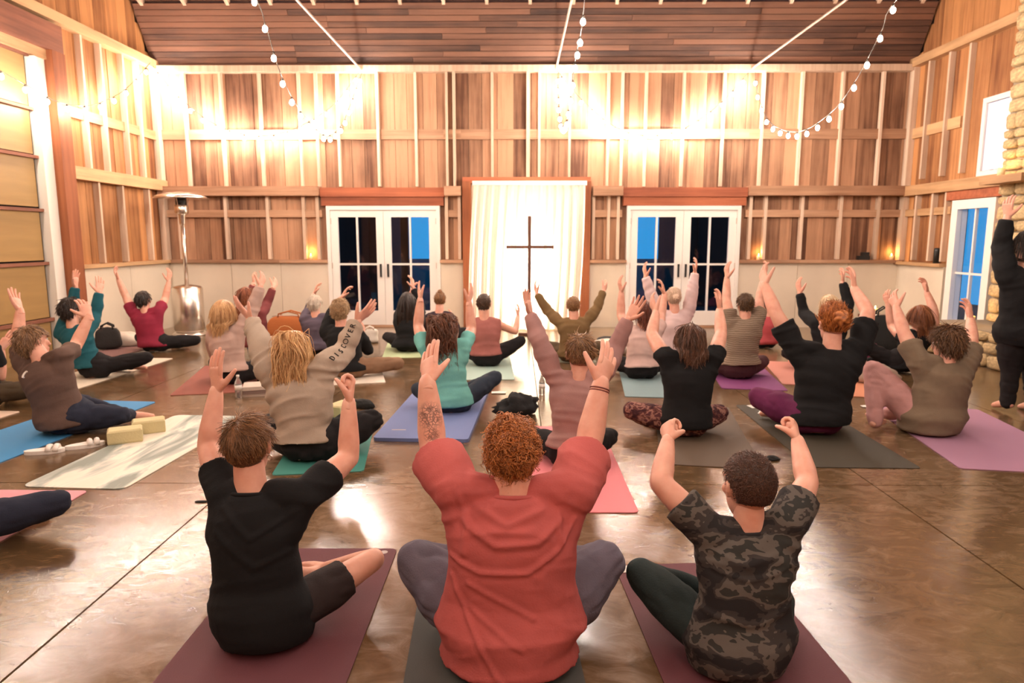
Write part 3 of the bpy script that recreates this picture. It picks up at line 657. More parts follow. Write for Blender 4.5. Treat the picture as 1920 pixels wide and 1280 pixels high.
def blob(name, label, cat, px, py, rx, ry, h, col, seed=0, rz=0, mat=None, z=0, group=None, lump=.25):
    g = G(px, py); V, F = ellipsoid((0, 0, 0), np.array([rx, 0, 0]), np.array([0, ry, 0]), np.array([0, 0, h]), 28, 18); V = np.array(V)
    s_ = np.array([rx, ry, h]); V *= (1 + lump*vnoise(V/s_*2.1 + seed*5.3, seed) + lump*.5*vnoise(V/s_*5 + seed, seed + 3))[:, None]; V[:, 2] = np.maximum(V[:, 2] + h*.55, 0)
    o = link(name, mesh(name, V, F, mat or plain(name + '_cloth_%d' % seed, col, .9, bump=.4), True), None, (g[0], g[1], z)); o.rotation_euler[2] = rz; tag(o, label, cat, group); return o
def sandal(label, px, py, rz):
    g = G(px, py); s_ = empty('sandal', (g[0], g[1], 0)); s_.rotation_euler[2] = rz; tag(s_, label, 'sandal', 'white sandals by the blue mat')
    out = [(math.cos(a)*.125, math.sin(a)*(.045 if math.cos(a) < 0 else .052)) for a in np.linspace(0, 2*pi, 24, endpoint=False)]
    V = [(x_, y_, z_) for z_ in (.001, .028) for x_, y_ in out]; F = [tuple(range(24))[::-1], tuple(range(24, 48))] + [(i, (i + 1) % 24, 24 + (i + 1) % 24, 24 + i) for i in range(24)]
    link('sole', mesh('sole', V, F, M['papercard']), s_)
    for dx in (.03, .075): MB().tube([(dx, -.048, .02), (dx, -.038, .036), (dx, 0, .046), (dx, .038, .036), (dx, .048, .02)], .019, 8).obj('strap', M['white'], s_, True)
sandal('fluffy white sandal nearest the blue mat edge', 84, 849, .35); sandal('white sandal between the blue mat and the foam blocks', 160, 838, .6)
def bottle(label, px, py, h=.22):
    g = G(px, py); b_ = empty('water_bottle', (g[0], g[1], 0)); tag(b_, label, 'bottle')
    k = h/.22; MB().lathe([(.030*k, 0), (.033*k, .01*k), (.033*k, .07*k), (.030*k, .09*k), (.033*k, .11*k), (.033*k, .15*k), (.014*k, .19*k), (.013*k, .205*k)], 20).obj('body', M['clear'], b_, True)
    MB().lathe([(.0345*k, .075*k), (.0345*k, .125*k)], 20).obj('wrapper', M['papercard'], b_, True); MB().lathe([(.015*k, .2*k), (.015*k, .22*k)], 14).obj('cap', M['white'], b_, True)
bottle('clear plastic water bottle on the floor beside the red mat', 448, 745); bottle('clear bottle on the floor beside the mauve hoodie wearer', 1016, 740, .2)
def card(label, px, py, rz, w_=.075, h_=.055):
    g = G(px, py); V = []; nx, ny = 6, 4
    for z0 in (0, .0015):
        for j in range(ny + 1):
            for i in range(nx + 1): V.append(((i/nx - .5)*w_, (j/ny - .5)*h_, .0075 + z0 + .004*math.sin(i/nx*pi)*(j/ny)))
    n = (nx + 1)*(ny + 1); F = [(j*(nx + 1) + i + o_, j*(nx + 1) + i + 1 + o_, (j + 1)*(nx + 1) + i + 1 + o_, (j + 1)*(nx + 1) + i + o_) for o_ in (0, n) for j in range(ny) for i in range(nx)]
    o = link('card', mesh('card', V, F, M['papercard']), None, (g[0], g[1], 0)); o.rotation_euler[2] = rz; tag(o, label, 'card', 'white cards left on the mats')
card('small white card on the maroon mat of the camouflage t-shirt boy', 1180, 1070, .1); card('small white card beyond the coral shirt person\'s knee', 1075, 1036, -.1)
card('small white card at the far end of the slate blue mat', 935, 737, 0, .14, .07); card('white card on the floor next to the plum legging knee', 1424, 763, .2, .2, .1); card('folded white paper beside the plum leggings', 1448, 776, -.5, .22, .14)
card('white card on the floor below the pink legging foot', 1632, 763, 0, .16, .06)
def bag(name, label, cat, px, py, w_, d_, h, col, rz=0, handles=True, slump=.2, seed=1, z=0):
    """soft-sided bag: boxy body pinched at the top, seam, two handles"""
    g = G(px, py); b_ = empty(name, (g[0], g[1], z)); b_.rotation_euler[2] = rz; tag(b_, label, cat); mt = plain(name + '_fabric_%d' % seed, col, .85, bump=.35)
    V, F = ellipsoid((0, 0, 0), np.array([1., 0, 0]), np.array([0, 1., 0]), np.array([0, 0, 1.]), 28, 18); V = np.array(V); V = np.sign(V)*np.abs(V)**.55
    tp = (V[:, 2] + 1)/2; V[:, 1] *= 1 - .6*tp; V[:, 0] *= 1 - .15*tp; V *= (1 + slump*.5*vnoise(V*1.7 + seed*3, seed))[:, None]
    V = V*[w_/2, d_/2, h/2]; V[:, 2] = np.maximum(V[:, 2] + h/2, 0); link('body', mesh(name, V, F, mt, True), b_)
    if handles:
        for sy_ in (-1, 1): MB().tube([(-w_*.22, sy_*d_*.12, h*.85), (-w_*.2, sy_*d_*.16, h*1.08), (0, sy_*d_*.18, h*1.2), (w_*.2, sy_*d_*.16, h*1.08), (w_*.22, sy_*d_*.12, h*.85)], .012, 8).obj('handle', mt, b_, True)
    MB().tube([(-w_*.36, 0, h*.96), (0, 0, h*1.0), (w_*.36, 0, h*.96)], .008, 6).obj('zip', M['galv'], b_, True)
    return b_
blob('jacket', 'crumpled black jacket lying on the bright pink mat', 'jacket', 968, 778, .16, .13, .11, (.012, .012, .013), 1, lump=.45, z=.006)
bag('tote_bag', 'black bag standing beside the teal shirt wearer', 'bag', 205, 655, .34, .24, .30, (.02, .017, .016), .3, seed=2, z=.007)
blob('cushion', 'white pillow on the floor beside the crimson shirt wearer', 'cushion', 240, 648, .27, .16, .12, (.75, .66, .55), 3, lump=.12, z=.007)
blob('shoe', 'black shoe on the floor behind the raised fist', 'shoe', 678, 764, .14, .055, .05, (.012, .012, .012), 4, rz=-.4, lump=.15)
for k in range(3):
    o = slab('folded_blanket', 0, .62, 0, .26, 0, .035, plain('blanket_fold_%d' % k, ((.62, .50, .42), (.30, .2, .17), (.66, .56, .48))[k], .95, bump=.5)); gq = G(452, 742); o.location = (gq[0] + .3, gq[1] + .15, (.008 + k*.0355)); o.rotation_euler[2] = .25 + .03*k
    tag(o, ('cream striped blanket, lowest of the folded stack by the bottle', 'brown blanket, middle of the folded stack by the bottle', 'pale blanket, topmost of the folded stack by the bottle')[k], 'blanket', 'folded blankets by the bottle')
blob('cushion', 'tan bolster cushion behind the blonde sweatshirt wearer', 'cushion', 516, 690, .22, .2, .24, (.50, .33, .22), 6, lump=.08, z=.007)
bag('duffel_bag', 'orange and brown duffel bag against the wainscot', 'bag', 545, 632, .75, .4, .34, (.36, .10, .02), 0, seed=7)
bag('plastic_bag', 'small white plastic bag beside the French doors', 'bag', 694, 642, .26, .2, .2, (.62, .55, .48), .2, seed=8, slump=.5)
bag('backpack', 'black backpack standing near the candle stool', 'backpack', 1652, 658, .42, .3, .5, (.01, .011, .012), -.2, seed=9)
blob('blanket', 'magenta blanket bunched beside the red-haired person', 'blanket', 1622, 676, .22, .16, .15, (.32, .05, .14), 10, lump=.4)
blob('cushion', 'greyish round cushion in front of the coral orange mat', 'cushion', 1638, 716, .26, .18, .12, (.4, .3, .24), 11, lump=.1, z=.007)
blob('hat', 'small black hat on the floor beyond the brown shirt wearer', 'hat', 1140, 640, .16, .12, .05, (.012, .012, .012), 12, lump=.1)
blob('cushion', 'white cushion beside the brown shirt wearer', 'cushion', 1140, 662, .3, .2, .12, (.8, .7, .6), 13, lump=.08, z=.007)
o = blob('hair_clip', 'small dark hair clip on the floor past the camouflage boy', 'hair clip', 1448, 862, .05, .03, .02, (.01, .01, .01), 14)
blob('phone', 'dark phone on the floor beside the black t-shirt boy', 'phone', 378, 941, .04, .012, .006, (.01, .01, .01), 15, lump=.05)
# ---------------------------------------------------------------- people: templates
EYE_W = plain('eye_white', (.8, .78, .74), .2); EYE_D = plain('eye_iris', (.03, .018, .01), .15); LIPS = plain('lip_skin', (.55, .2, .16), .45)
def head_template():
    e = lambda c, a, b_, c_: ellipsoid(c, np.array([a, 0, 0]), np.array([0, b_, 0]), np.array([0, 0, c_]))
    parts = [e((0, -.008, .018), .0755, .097, .097), e((0, .018, -.045), .060, .070, .072), e((0, .045, -.088), .036, .040, .030), e((0, .072, .028), .056, .024, .022),
             capsule([(0, .088, .020), (0, .104, -.014), (0, .109, -.026)], [.0075, .011, .0125], 10), e((.012, .098, -.030), .008, .011, .007), e((-.012, .098, -.030), .008, .011, .007),
             e((0, .083, -.056), .024, .016, .007), e((0, .081, -.068), .021, .016, .007), e((.036, .070, -.020), .022, .022, .022), e((-.036, .070, -.020), .022, .022, .022)]
    for s in (-1, 1):                      # ears: rim, lobe
        parts.append(capsule([(s*.075, -.004, -.028), (s*.083, -.014, -.010), (s*.086, -.018, .012), (s*.081, -.006, .022), (s*.075, .004, .014)], [.008, .007, .007, .0065, .006], 8))
        parts.append(e((s*.077, -.006, -.002), .006, .015, .024))
    V, F = vox(parts, .0062, 3); mi = np.zeros(len(F), int)
    c = V[F].mean(1); mi[((c[:, 2] < -.049) & (c[:, 2] > -.076) & (np.abs(c[:, 0]) < .022) & (c[:, 1] > .084))] = 3
    Vs, Fs, ms = [V], [F], [mi]; n = len(V)
    for s in (-1, 1):
        for r_, mm, dy in ((.0125, 1, .0), (.0065, 2, .0072)):
            v, f = ellipsoid((s*.031, .0800 + dy, .006), np.array([r_, 0, 0]), np.array([0, r_*.8 if mm == 1 else .004, 0]), np.array([0, 0, r_*.8 if mm == 1 else r_]), 12, 8)
            f4 = np.array([q for q in f if len(q) == 4]); Vs.append(np.array(v)); Fs.append(f4 + n); ms.append(np.full(len(f4), mm)); n += len(v)
    return np.vstack(Vs), np.vstack(Fs), np.concatenate(ms)
HEAD = head_template()
def quads(part):
    V, F = part; return np.array(V), np.array([q for q in F if len(q) == 4])
def hand_template(bends, spread=.06, thumb=(.72, .25, .65), tb=.25):
    parts = [loft([(0, 0, -.03), (0, 0, 0), (.002, .002, .03), (.001, .003, .07), (0, .002, .098), (0, .002, .106)], [.026, .027, .033, .040, .041, .034], [.021, .019, .016, .0145, .0125, .009], np.array([1., 0, 0]), np.array([0, 1., 0]), 18)]
    if bends[0] > 1: parts.append(ellipsoid((0, .022, .080), np.array([.036, 0, 0]), np.array([0, .018, 0]), np.array([0, 0, .024])))
    fing = []
    for k, (x0, z0, L_, r_) in enumerate(((-.0315, .088, .060, .0078), (-.0105, .096, .076, .0088), (.0105, .098, .082, .0090), (.0315, .094, .073, .0086))):
        a = 0; sp = (k - 1.6)*spread; P = [np.array([x0, .002, z0 - .02]), np.array([x0, .002, z0])]; p = P[-1].copy(); R_ = [r_*1.05, r_*1.12]
        for j, fr in enumerate((.46, .31, .23)):
            for h in (0, 1):
                a += bends[j]*(1 + .12*(1.5 - k))/2; d = np.array([math.sin(sp)*math.cos(a), math.sin(a), math.cos(sp)*math.cos(a)]); p = p + d*L_*fr/2; P.append(p.copy()); R_.append(r_*((1.0, 1.03), (.92, .95), (.85, .74))[j][h])
        fing.append(quads(capsule(P, R_, 10)))
    d = nrm(thumb); p = np.array([.018, .004, .016]); P = [p.copy()]
    for j, L_ in enumerate((.042, .034, .027)):
        p = p + d*L_; P.append(p.copy()); d = nrm(d + np.array([-.35, .3, .3])*tb*1.4)
    parts.append(capsule(P, [.016, .0135, .011, .0085], 10))
    Vs, Fs = [], []; n = 0
    for V, F in [vox(parts, .0048, 3)] + fing: Vs.append(V); Fs.append(np.asarray(F) + n); n += len(V)
    return np.vstack(Vs), np.vstack(Fs)
HANDS = {'open': hand_template((.10, .16, .12), .10), 'relax': hand_template((.35, .5, .35), .04), 'curl': hand_template((1.62, 1.75, .95), .0, (.42, .62, .66), 1.1), 'flat': hand_template((.06, .08, .05), .012, (.28, .45, .85), .1)}
SKIN = {}
def skin(col, key=None, tattoo=None):
    key = key or str(col)
    if key in SKIN: return SKIN[key]
    m, t, b = NT('skin_' + str(len(SKIN))); N = t.nodes.new; Lk = t.links.new
    b.inputs['Roughness'].default_value = .5; b.inputs['Subsurface Weight'].default_value = .12; b.inputs['Subsurface Radius'].default_value = (.02, .008, .004); b.inputs['Subsurface Scale'].default_value = .3
    ge = N('ShaderNodeNewGeometry'); n = N('ShaderNodeTexNoise'); n.inputs['Scale'].default_value = 16; n.inputs['Detail'].default_value = 4; Lk(ge.outputs['Position'], n.inputs['Vector'])
    r_ = N('ShaderNodeValToRGB'); r_.color_ramp.elements[0].position = .3; r_.color_ramp.elements[1].position = .75
    r_.color_ramp.elements[0].color = (col[0]*.92, col[1]*.78, col[2]*.74, 1); r_.color_ramp.elements[1].color = (*[min(1, c*1.08) for c in col], 1); Lk(n.outputs['Fac'], r_.inputs[0])
    out = r_.outputs[0]
    if tattoo is not None:                  # inked flowers on the forearm: petals drawn with voronoi cells inside two patches
        for (c, rad), dens in zip(tattoo, (.5, .4)):
            sub = N('ShaderNodeVectorMath'); sub.operation = 'DISTANCE'; Lk(ge.outputs['Position'], sub.inputs[0]); sub.inputs[1].default_value = c
            mr = N('ShaderNodeMapRange'); mr.inputs[1].default_value = rad; mr.inputs[2].default_value = rad*.55; Lk(sub.outputs['Value'], mr.inputs[0])
            vo = N('ShaderNodeTexVoronoi'); vo.feature = 'DISTANCE_TO_EDGE'; vo.inputs['Scale'].default_value = 75
            nn = N('ShaderNodeTexNoise'); nn.inputs['Scale'].default_value = 40; Lk(ge.outputs['Position'], nn.inputs['Vector']); Lk(nn.outputs['Color'], vo.inputs['Vector'])
            ad_ = N('ShaderNodeVectorMath'); ad_.operation = 'MULTIPLY_ADD'; Lk(nn.outputs['Color'], ad_.inputs[0]); ad_.inputs[1].default_value = (.02, .02, .02); Lk(ge.outputs['Position'], ad_.inputs[2]); Lk(ad_.outputs[0], vo.inputs['Vector'])
            ln = N('ShaderNodeMapRange'); ln.inputs[1].default_value = .16; ln.inputs[2].default_value = .04; Lk(vo.outputs['Distance'], ln.inputs[0])
            n3 = N('ShaderNodeTexNoise'); n3.inputs['Scale'].default_value = 55; Lk(ge.outputs['Position'], n3.inputs['Vector'])
            m3 = N('ShaderNodeMapRange'); m3.inputs[1].default_value = .5; m3.inputs[2].default_value = .6; m3.inputs[4].default_value = .7; Lk(n3.outputs['Fac'], m3.inputs[0])
            mxx = N('ShaderNodeMath'); mxx.operation = 'MAXIMUM'; Lk(ln.outputs[0], mxx.inputs[0]); Lk(m3.outputs[0], mxx.inputs[1])
            mm = N('ShaderNodeMath'); mm.operation = 'MULTIPLY'; Lk(mr.outputs[0], mm.inputs[0]); Lk(mxx.outputs[0], mm.inputs[1])
            m4 = N('ShaderNodeMath'); m4.operation = 'MULTIPLY'; m4.use_clamp = True; Lk(mm.outputs[0], m4.inputs[0]); m4.inputs[1].default_value = .8
            mc = N('ShaderNodeMix'); mc.data_type = 'RGBA'; Lk(m4.outputs[0], mc.inputs[0]); Lk(out, mc.inputs[6]); mc.inputs[7].default_value = (.07, .035, .035, 1); out = mc.outputs[2]
    Lk(out, b.inputs['Base Color']); SKIN[key] = m; return m
def cloth(name, col, rough=.9, var=.12, bump=.16): return plain(name, col, rough, bump=bump, bscale=140, var=var, vscale=7, spec=.25)
def camo(name, cols, scale=9, stretch=(1, 1, 1.6)):
    m, t, b = NT(name); N = t.nodes.new; Lk = t.links.new; co = N('ShaderNodeTexCoord'); mp = N('ShaderNodeMapping'); mp.inputs['Scale'].default_value = stretch; Lk(co.outputs['Object'], mp.inputs[0])
    n = N('ShaderNodeTexNoise'); n.inputs['Scale'].default_value = scale; n.inputs['Detail'].default_value = 3; n.inputs['Roughness'].default_value = .55; n.inputs['Distortion'].default_value = .3; Lk(mp.outputs[0], n.inputs['Vector'])
    r_ = N('ShaderNodeValToRGB'); r_.color_ramp.interpolation = 'CONSTANT'; e = r_.color_ramp.elements; e[0].position = 0; e[0].color = (*cols[0], 1); e[1].position = .43; e[1].color = (*cols[1], 1)
    for p_, c in zip((.50, .57), cols[2:]): q = e.new(p_); q.color = (*c, 1)
    Lk(n.outputs['Fac'], r_.inputs[0]); Lk(r_.outputs[0], b.inputs['Base Color']); b.inputs['Roughness'].default_value = .9; b.inputs['Specular IOR Level'].default_value = .2; return m
def stripes(name, c1, c2, freq=60):
    m, t, b = NT(name); N = t.nodes.new; Lk = t.links.new; ge = N('ShaderNodeNewGeometry'); wv = N('ShaderNodeTexWave'); wv.bands_direction = 'Z'; wv.inputs['Scale'].default_value = freq/6.28; wv.inputs['Distortion'].default_value = 3; wv.inputs['Detail'].default_value = 2
    Lk(ge.outputs['Position'], wv.inputs['Vector']); r_ = N('ShaderNodeValToRGB'); r_.color_ramp.elements[0].color = (*c1, 1); r_.color_ramp.elements[1].color = (*c2, 1); Lk(wv.outputs['Fac'], r_.inputs[0]); Lk(r_.outputs[0], b.inputs['Base Color']); b.inputs['Roughness'].default_value = .9; return m
def hairmat(name, dark, light):
    m, t, b = NT(name); N = t.nodes.new; Lk = t.links.new; at = N('ShaderNodeAttribute'); at.attribute_name = 'tone'
    r_ = N('ShaderNodeValToRGB'); r_.color_ramp.elements[0].color = (*dark, 1); r_.color_ramp.elements[1].color = (*light, 1); Lk(at.outputs['Fac'], r_.inputs[0]); Lk(r_.outputs[0], b.inputs['Base Color'])
    b.inputs['Roughness'].default_value = .42; b.inputs['Specular IOR Level'].default_value = .5; return m

def ik(start, pix, L_, near=False, exact=False):
    """the point on the photo's sight line through PIX that lies L_ from START (the farther one unless NEAR)"""
    d = nrm(ray(*pix)); o = CAM - start; b_ = np.dot(o, d); c = np.dot(o, o) - L_*L_; q = b_*b_ - c
    if q < 0: p = CAM + d*(-b_); return start + nrm(p - start)*L_
    return CAM + d*(-b_ - math.sqrt(q) if near else -b_ + math.sqrt(q))

def make_hair(hc, R, hs, spec, near, f, up, N_):
    """hair as one mesh of a scalp cap and tapered strands; R columns = head right, forward, up"""
    st = spec['style']; rx, ry, rz = .079*hs, .101*hs, .101*hs; vol = spec.get('vol', .006)*hs
    nape = spec.get('nape', -.055)*hs; front = spec.get('front', .045)*hs; rng = np.random.default_rng(spec.get('seed', 1))
    def local_to_world(P): return hc + P @ R.T
    C0 = np.array([0, -.008, .018])*hs
    def inside_region(P):                   # scalp: everything but the face, the ears and the neck
        y_, z_ = P[:, 1], P[:, 2]; hairline = front + .0*z_
        lim = np.where(z_ > .045*hs, .085*hs, np.where(z_ > -.0*hs, front*.2, -.028*hs))
        return (y_ < lim) & (z_ > nape)
    # cap
    n, m_ = 36, 24; V, F = ellipsoid((0, 0, 0), np.array([1., 0, 0]), np.array([0, 1., 0]), np.array([0, 0, 1.]), n, m_); U = np.array(V)
    P = C0 + U*(np.array([rx, ry, rz]) + vol*.45)
    P *= 1; k = inside_region(P); P[~k] = C0 + U[~k]*np.array([rx, ry, rz])*.86
    F4 = np.array([q for q in F if len(q) == 4]); caps = [(P, F4)]
    tone = [np.full(len(P), .22)]
    # strands
    cnt = int(spec.get('n', 500)*(1 if near == 2 else .6 if near == 1 else .4)); seg = spec.get('seg', 6); rad = spec.get('r', .0028)*hs*(1 if near == 2 else 1.5 if near == 1 else 2.2)
    L0 = spec.get('len', .05)*hs; curl = spec.get('curl', 0.0); lift = spec.get('lift', .35); grav = spec.get('grav', .25)
    A = rng.normal(size=(cnt*5, 3)); A /= np.linalg.norm(A, axis=1)[:, None]; Q = C0 + A*(np.array([rx, ry, rz]) + vol*.3); k = inside_region(Q); Q = Q[k][:cnt]; A = A[k][:cnt]; c_ = len(Q)
    nr = A/np.array([rx, ry, rz]); nr /= np.linalg.norm(nr, axis=1)[:, None]
    flow = np.array(spec.get('flow', (0, -.25, -1.0))); part = spec.get('part')
    D = flow - nr*(nr @ flow)[:, None] + rng.normal(size=(c_, 3))*spec.get('mess', .25)
    if st == 'short': D = D + np.array([0, .4, .0])*(Q[:, 2:3] > .06*hs)
    D = D - nr*np.sum(D*nr, 1)[:, None]; D /= np.linalg.norm(D, axis=1)[:, None] + 1e-9; D = D + nr*lift; D /= np.linalg.norm(D, axis=1)[:, None]
    Lh = L0*(.6 + .6*rng.random(c_)); 
    if 'fade' in spec: Lh *= np.clip(.14 + (Q[:, 2]/hs + .05)*spec['fade'], .10, 1.0)
    ds = Lh/seg; cl = spec.get('clumps', 0); ph = rng.random(c_)*6.28; cn = np.zeros((c_, 3))
    if cl:
        ctr = Q[rng.integers(0, c_, cl)]; idx = np.argmin(((Q[:, None, :] - ctr[None])**2).sum(-1), 1); ph = (rng.random(cl)*6.28)[idx] + rng.normal(size=c_)*.25; cn = rng.normal(size=(cl, 3))[idx]*spec.get('cmess', .35); D = D + cn; D /= np.linalg.norm(D, axis=1)[:, None]; Lh *= (.7 + .6*rng.random(cl))[idx]
    ds = Lh/seg; pts = [Q.copy()]; p = Q.copy(); d = D.copy(); step = spec.get('step', 2.2)
    e1 = np.cross(D, nr); e1 /= np.linalg.norm(e1, axis=1)[:, None] + 1e-9
    gl = R.T @ np.array([0, 0, -1.])
    back_ = R.T @ (-f)
    nk = R.T @ (N_ - hc)
    for s in range(seg):
        d = d + gl*grav + rng.normal(size=(c_, 3))*.10*spec.get('wave', 1.0)
        if curl: d = d + curl*(np.cos(ph + s*step)[:, None]*e1 + np.sin(ph + s*step)[:, None]*nr)
        d /= np.linalg.norm(d, axis=1)[:, None]; p = p + d*ds[:, None]
        q = (p - C0)/(np.array([rx, ry, rz]) + vol*.35); l_ = np.linalg.norm(q, axis=1); ins = l_ < 1
        p[ins] = C0 + q[ins]/l_[ins][:, None]*(np.array([rx, ry, rz]) + vol*.35)
        if st == 'long':                    # keep it outside the back and the shoulders
            low = p[:, 2] < nk[2] + .05*hs; depth = (p - nk) @ back_; want = .075*hs + .03*hs*rng.random(c_)
            sh = low & (depth < want); p[sh] += back_*(want - depth)[sh][:, None]
            if 'wide' in spec: p[:, 0] = np.clip(p[:, 0], -spec['wide']*hs, spec['wide']*hs)
        pts.append(p.copy())
    T = np.stack(pts, 1); ns = 3; a = np.arange(ns)*2*pi/ns
    if st == 'bun' or 'bun' in spec:
        pass
    dirs = np.gradient(T, axis=1); dirs /= np.linalg.norm(dirs, axis=2)[:, :, None] + 1e-9
    X = np.cross(dirs, nr[:, None, :]); X /= np.linalg.norm(X, axis=2)[:, :, None] + 1e-9; Y = np.cross(dirs, X)
    rr = rad*np.linspace(1, .3, seg + 1)
    W = T[:, :, None, :] + rr[None, :, None, None]*(np.cos(a)[None, None, :, None]*X[:, :, None, :] + np.sin(a)[None, None, :, None]*Y[:, :, None, :])
    W = W.reshape(-1, 3); base = (np.arange(c_)*(seg + 1)*ns)[:, None, None]; ii = np.arange(seg)[None, :, None]*ns; kk = np.arange(ns)[None, None, :]; k2 = (np.arange(ns) + 1) % ns
    FF = np.stack([base + ii + kk, base + ii + k2[None, None, :], base + ii + ns + k2[None, None, :], base + ii + ns + kk], -1).reshape(-1, 4)
    tn = np.repeat(np.clip(rng.normal(.5, .24, c_), 0, 1), (seg + 1)*ns); caps.append((W, FF)); tone.append(tn)
    if 'bun' in spec:
        bx, by, bz, br = [q*hs for q in spec['bun']]
        v, f_ = ellipsoid((bx, by, bz), np.array([br, 0, 0]), np.array([0, br, 0]), np.array([0, 0, br]), 22, 16); v = np.array(v)
        dv = v - np.array([bx, by, bz]); v = v + dv*(.18*np.sin(np.arctan2(dv[:, 0], dv[:, 2])*5 + dv[:, 1]/br*5))[:, None]
        caps.append((v, np.array([q for q in f_ if len(q) == 4]))); tone.append(np.clip(.45 + .35*np.sin(np.arctan2(dv[:, 0], dv[:, 2])*5 + dv[:, 1]/br*5), 0, 1))
    Vs, Fs, k = [], [], 0
    for v, f_ in caps: Vs.append(v); Fs.append(f_ + k); k += len(v)
    V = local_to_world(np.vstack(Vs)); me = qmesh('hair', V, np.vstack(Fs), spec['mat'])
    at = me.attributes.new('tone', 'FLOAT', 'POINT'); tt = np.concatenate(tone).astype(np.float32)
    if len(me.vertices) == len(tt): at.data.foreach_set('value', tt)
    return me

def person(label, base, s, neck, head, sL, sR, L=None, R=None, shirt=None, pants=None, hair=None, skincol=(.70, .40, .30), yaw=0, lean=.03, fat=1.0, near=1, hem=.05, sleeve=.5,
           kneeL=None, kneeR=None, stand=None, hs=1.0, hands=('relax', 'relax'), palm=(None, None), collar=True, folds=1.0, shoes=None, dy=None, skinmat=None, pitch=.1, pantlen=1.0, hips=1.0, back=.14, hturn=0, loose=1.0, nearL=False, nearR=False, armf=1.22, neckr=1.2, handk=1.12, creases=(), flare=0.0, bottom=1.0, waist=1.0, zmat=.008):
    """a figure whose joints sit on the photo's sight lines at its own depth, with human limb lengths"""
    yw = math.radians(yaw); f = np.array([math.sin(yw), math.cos(yw), 0]); r_ = np.array([math.cos(yw), -math.sin(yw), 0]); up = np.array([0, 0, 1.])
    g = G(*base) if dy is None else AtY(base[0], base[1], dy); g = np.array([g[0], g[1], 0])
    pc = g + f*back*s if stand is None else np.array([0, 0, 0.])
    if stand: pc = AtY(*stand['hip'], g[1]); pc_top = pc
    else: pc = pc + up*.10*s
    yn = pc[1] + lean*s; N_ = AtY(*neck, yn); Hc = AtY(*head, yn + .035*s)
    SL = AtY(*sL, yn + math.sin(yw)*.17*s); SR = AtY(*sR, yn - math.sin(yw)*.17*s)
    Ua, Fa, Ha = .285*s, .245*s, .185*s
    vx = {2: .0085, 1: .0125, 0: .0165}[near]
    sp = N_ - (pc - up*.08*s); lenS = np.linalg.norm(sp)
    root = empty('person', (g[0], g[1], 0)); tag(root, label, 'person')
    def add(name, me): o = link(name, me, root, (-g[0], -g[1], 0)); return o
    skm = skinmat or skin(skincol)
    # ---- torso stations
    X_ = nrm(nrm(SR - SL)*.6 + r_*.4); 
    T = [0, .10, .22, .38, .55, .70, .82, .90, .97]; HW = [.150, .185, .180, .158, .160, .170, .172, .150, .085]; HD = [.125, .150, .142, .115, .115, .118, .112, .090, .065]
    c0 = pc - up*(.08*s if not stand else .12*s); cs = []
    for t_ in T:
        bow = -f*.03*s*math.sin(pi*t_)*(1 if not stand else .3); cs.append(c0 + (N_ - c0)*t_ + bow)
    HW[0] *= bottom; HD[0] *= bottom; HW[3] *= waist; HW[2] *= (1 + waist)/2; HW[4] *= (1 + waist)/2
    HW = [h_*(1 + flare*max(0, 1 - t_/.45)) for h_, t_ in zip(HW, T)]; HD = [h_*(1 + flare*.6*max(0, 1 - t_/.45)) for h_, t_ in zip(HD, T)]
    sw = np.linalg.norm(SR - SL)/2
    def torso(grow, t0=0, k=1.0, t1=9):
        q = [(c, hw + (.014 if k == 1.0 and t_ < .3 else 0), hd + (.018 if k == 1.0 and t_ < .3 else 0)) for c, hw, hd, t_ in zip(cs, HW, HD, T) if t0 <= t_ <= t1]
        F_ = np.cross(X_, nrm(N_ - c0)); F_ = F_ if np.dot(F_, f) > 0 else -F_
        wid = [(hw*s*(hips if i < 2 else fat)*(.5 + .5*min(1.25, sw/(.185*s))) if i > 3 else hw*s*(hips if i < 2 else fat))*k + grow for i, (c, hw, hd) in enumerate(q)]
        return loft([c for c, _, _ in q], wid, [hd*s*fat*k + grow for _, _, hd in q], nrm(X_), nrm(F_))
    # ---- arms
    arms = []
    for S, A_, sg, nr_ in ((SL, L, -1, nearL), (SR, R, 1, nearR)):
        if A_ is None:                       # arm held forward and low, out of sight
            E_ = S + nrm(f*.55 - up*.75 + r_*sg*.25)*Ua; W_ = E_ + nrm(f*.8 + up*.5 - r_*sg*.4)*Fa; Tp = W_ + nrm(f*.3 + up*.9)*Ha
        else: E_ = ik(S, A_[0], Ua, nr_); W_ = ik(E_, A_[1], Fa, nr_ if len(A_) < 4 else A_[3]); Tp = ik(W_, A_[2], Ha)
        arms.append((S, E_, W_, Tp, sg))
    # ---- legs
    legs = []
    for sg, kn in ((-1, kneeL), (1, kneeR)):
        if stand:
            H_ = pc + r_*sg*.09*s; K_ = AtY(*stand['knee'][0 if sg < 0 else 1], g[1] + .03); A2 = AtY(*stand['ank'][0 if sg < 0 else 1], g[1]); toe = A2 + f*.13*s - up*.05*s
        else:
            H_ = pc + r_*sg*.095*s + up*.02*s; dflt = (.34, .23, .17, -.10, .36)
            kx, ky, kz, ax, ay = (kn or dflt)[:5]
            K_ = pc + r_*sg*kx*s + f*ky*s; K_[2] = kz*s; A2 = pc + r_*sg*ax*s + f*ay*s; A2[2] = .06*s + zmat
            toe = A2 + nrm(f*.45 - r_*sg*.7 if kn is None or len(kn) < 6 else r_*sg*kn[5] + f)*.15*s; toe[2] = .035*s + zmat
        legs.append((H_, K_, A2, toe, sg))
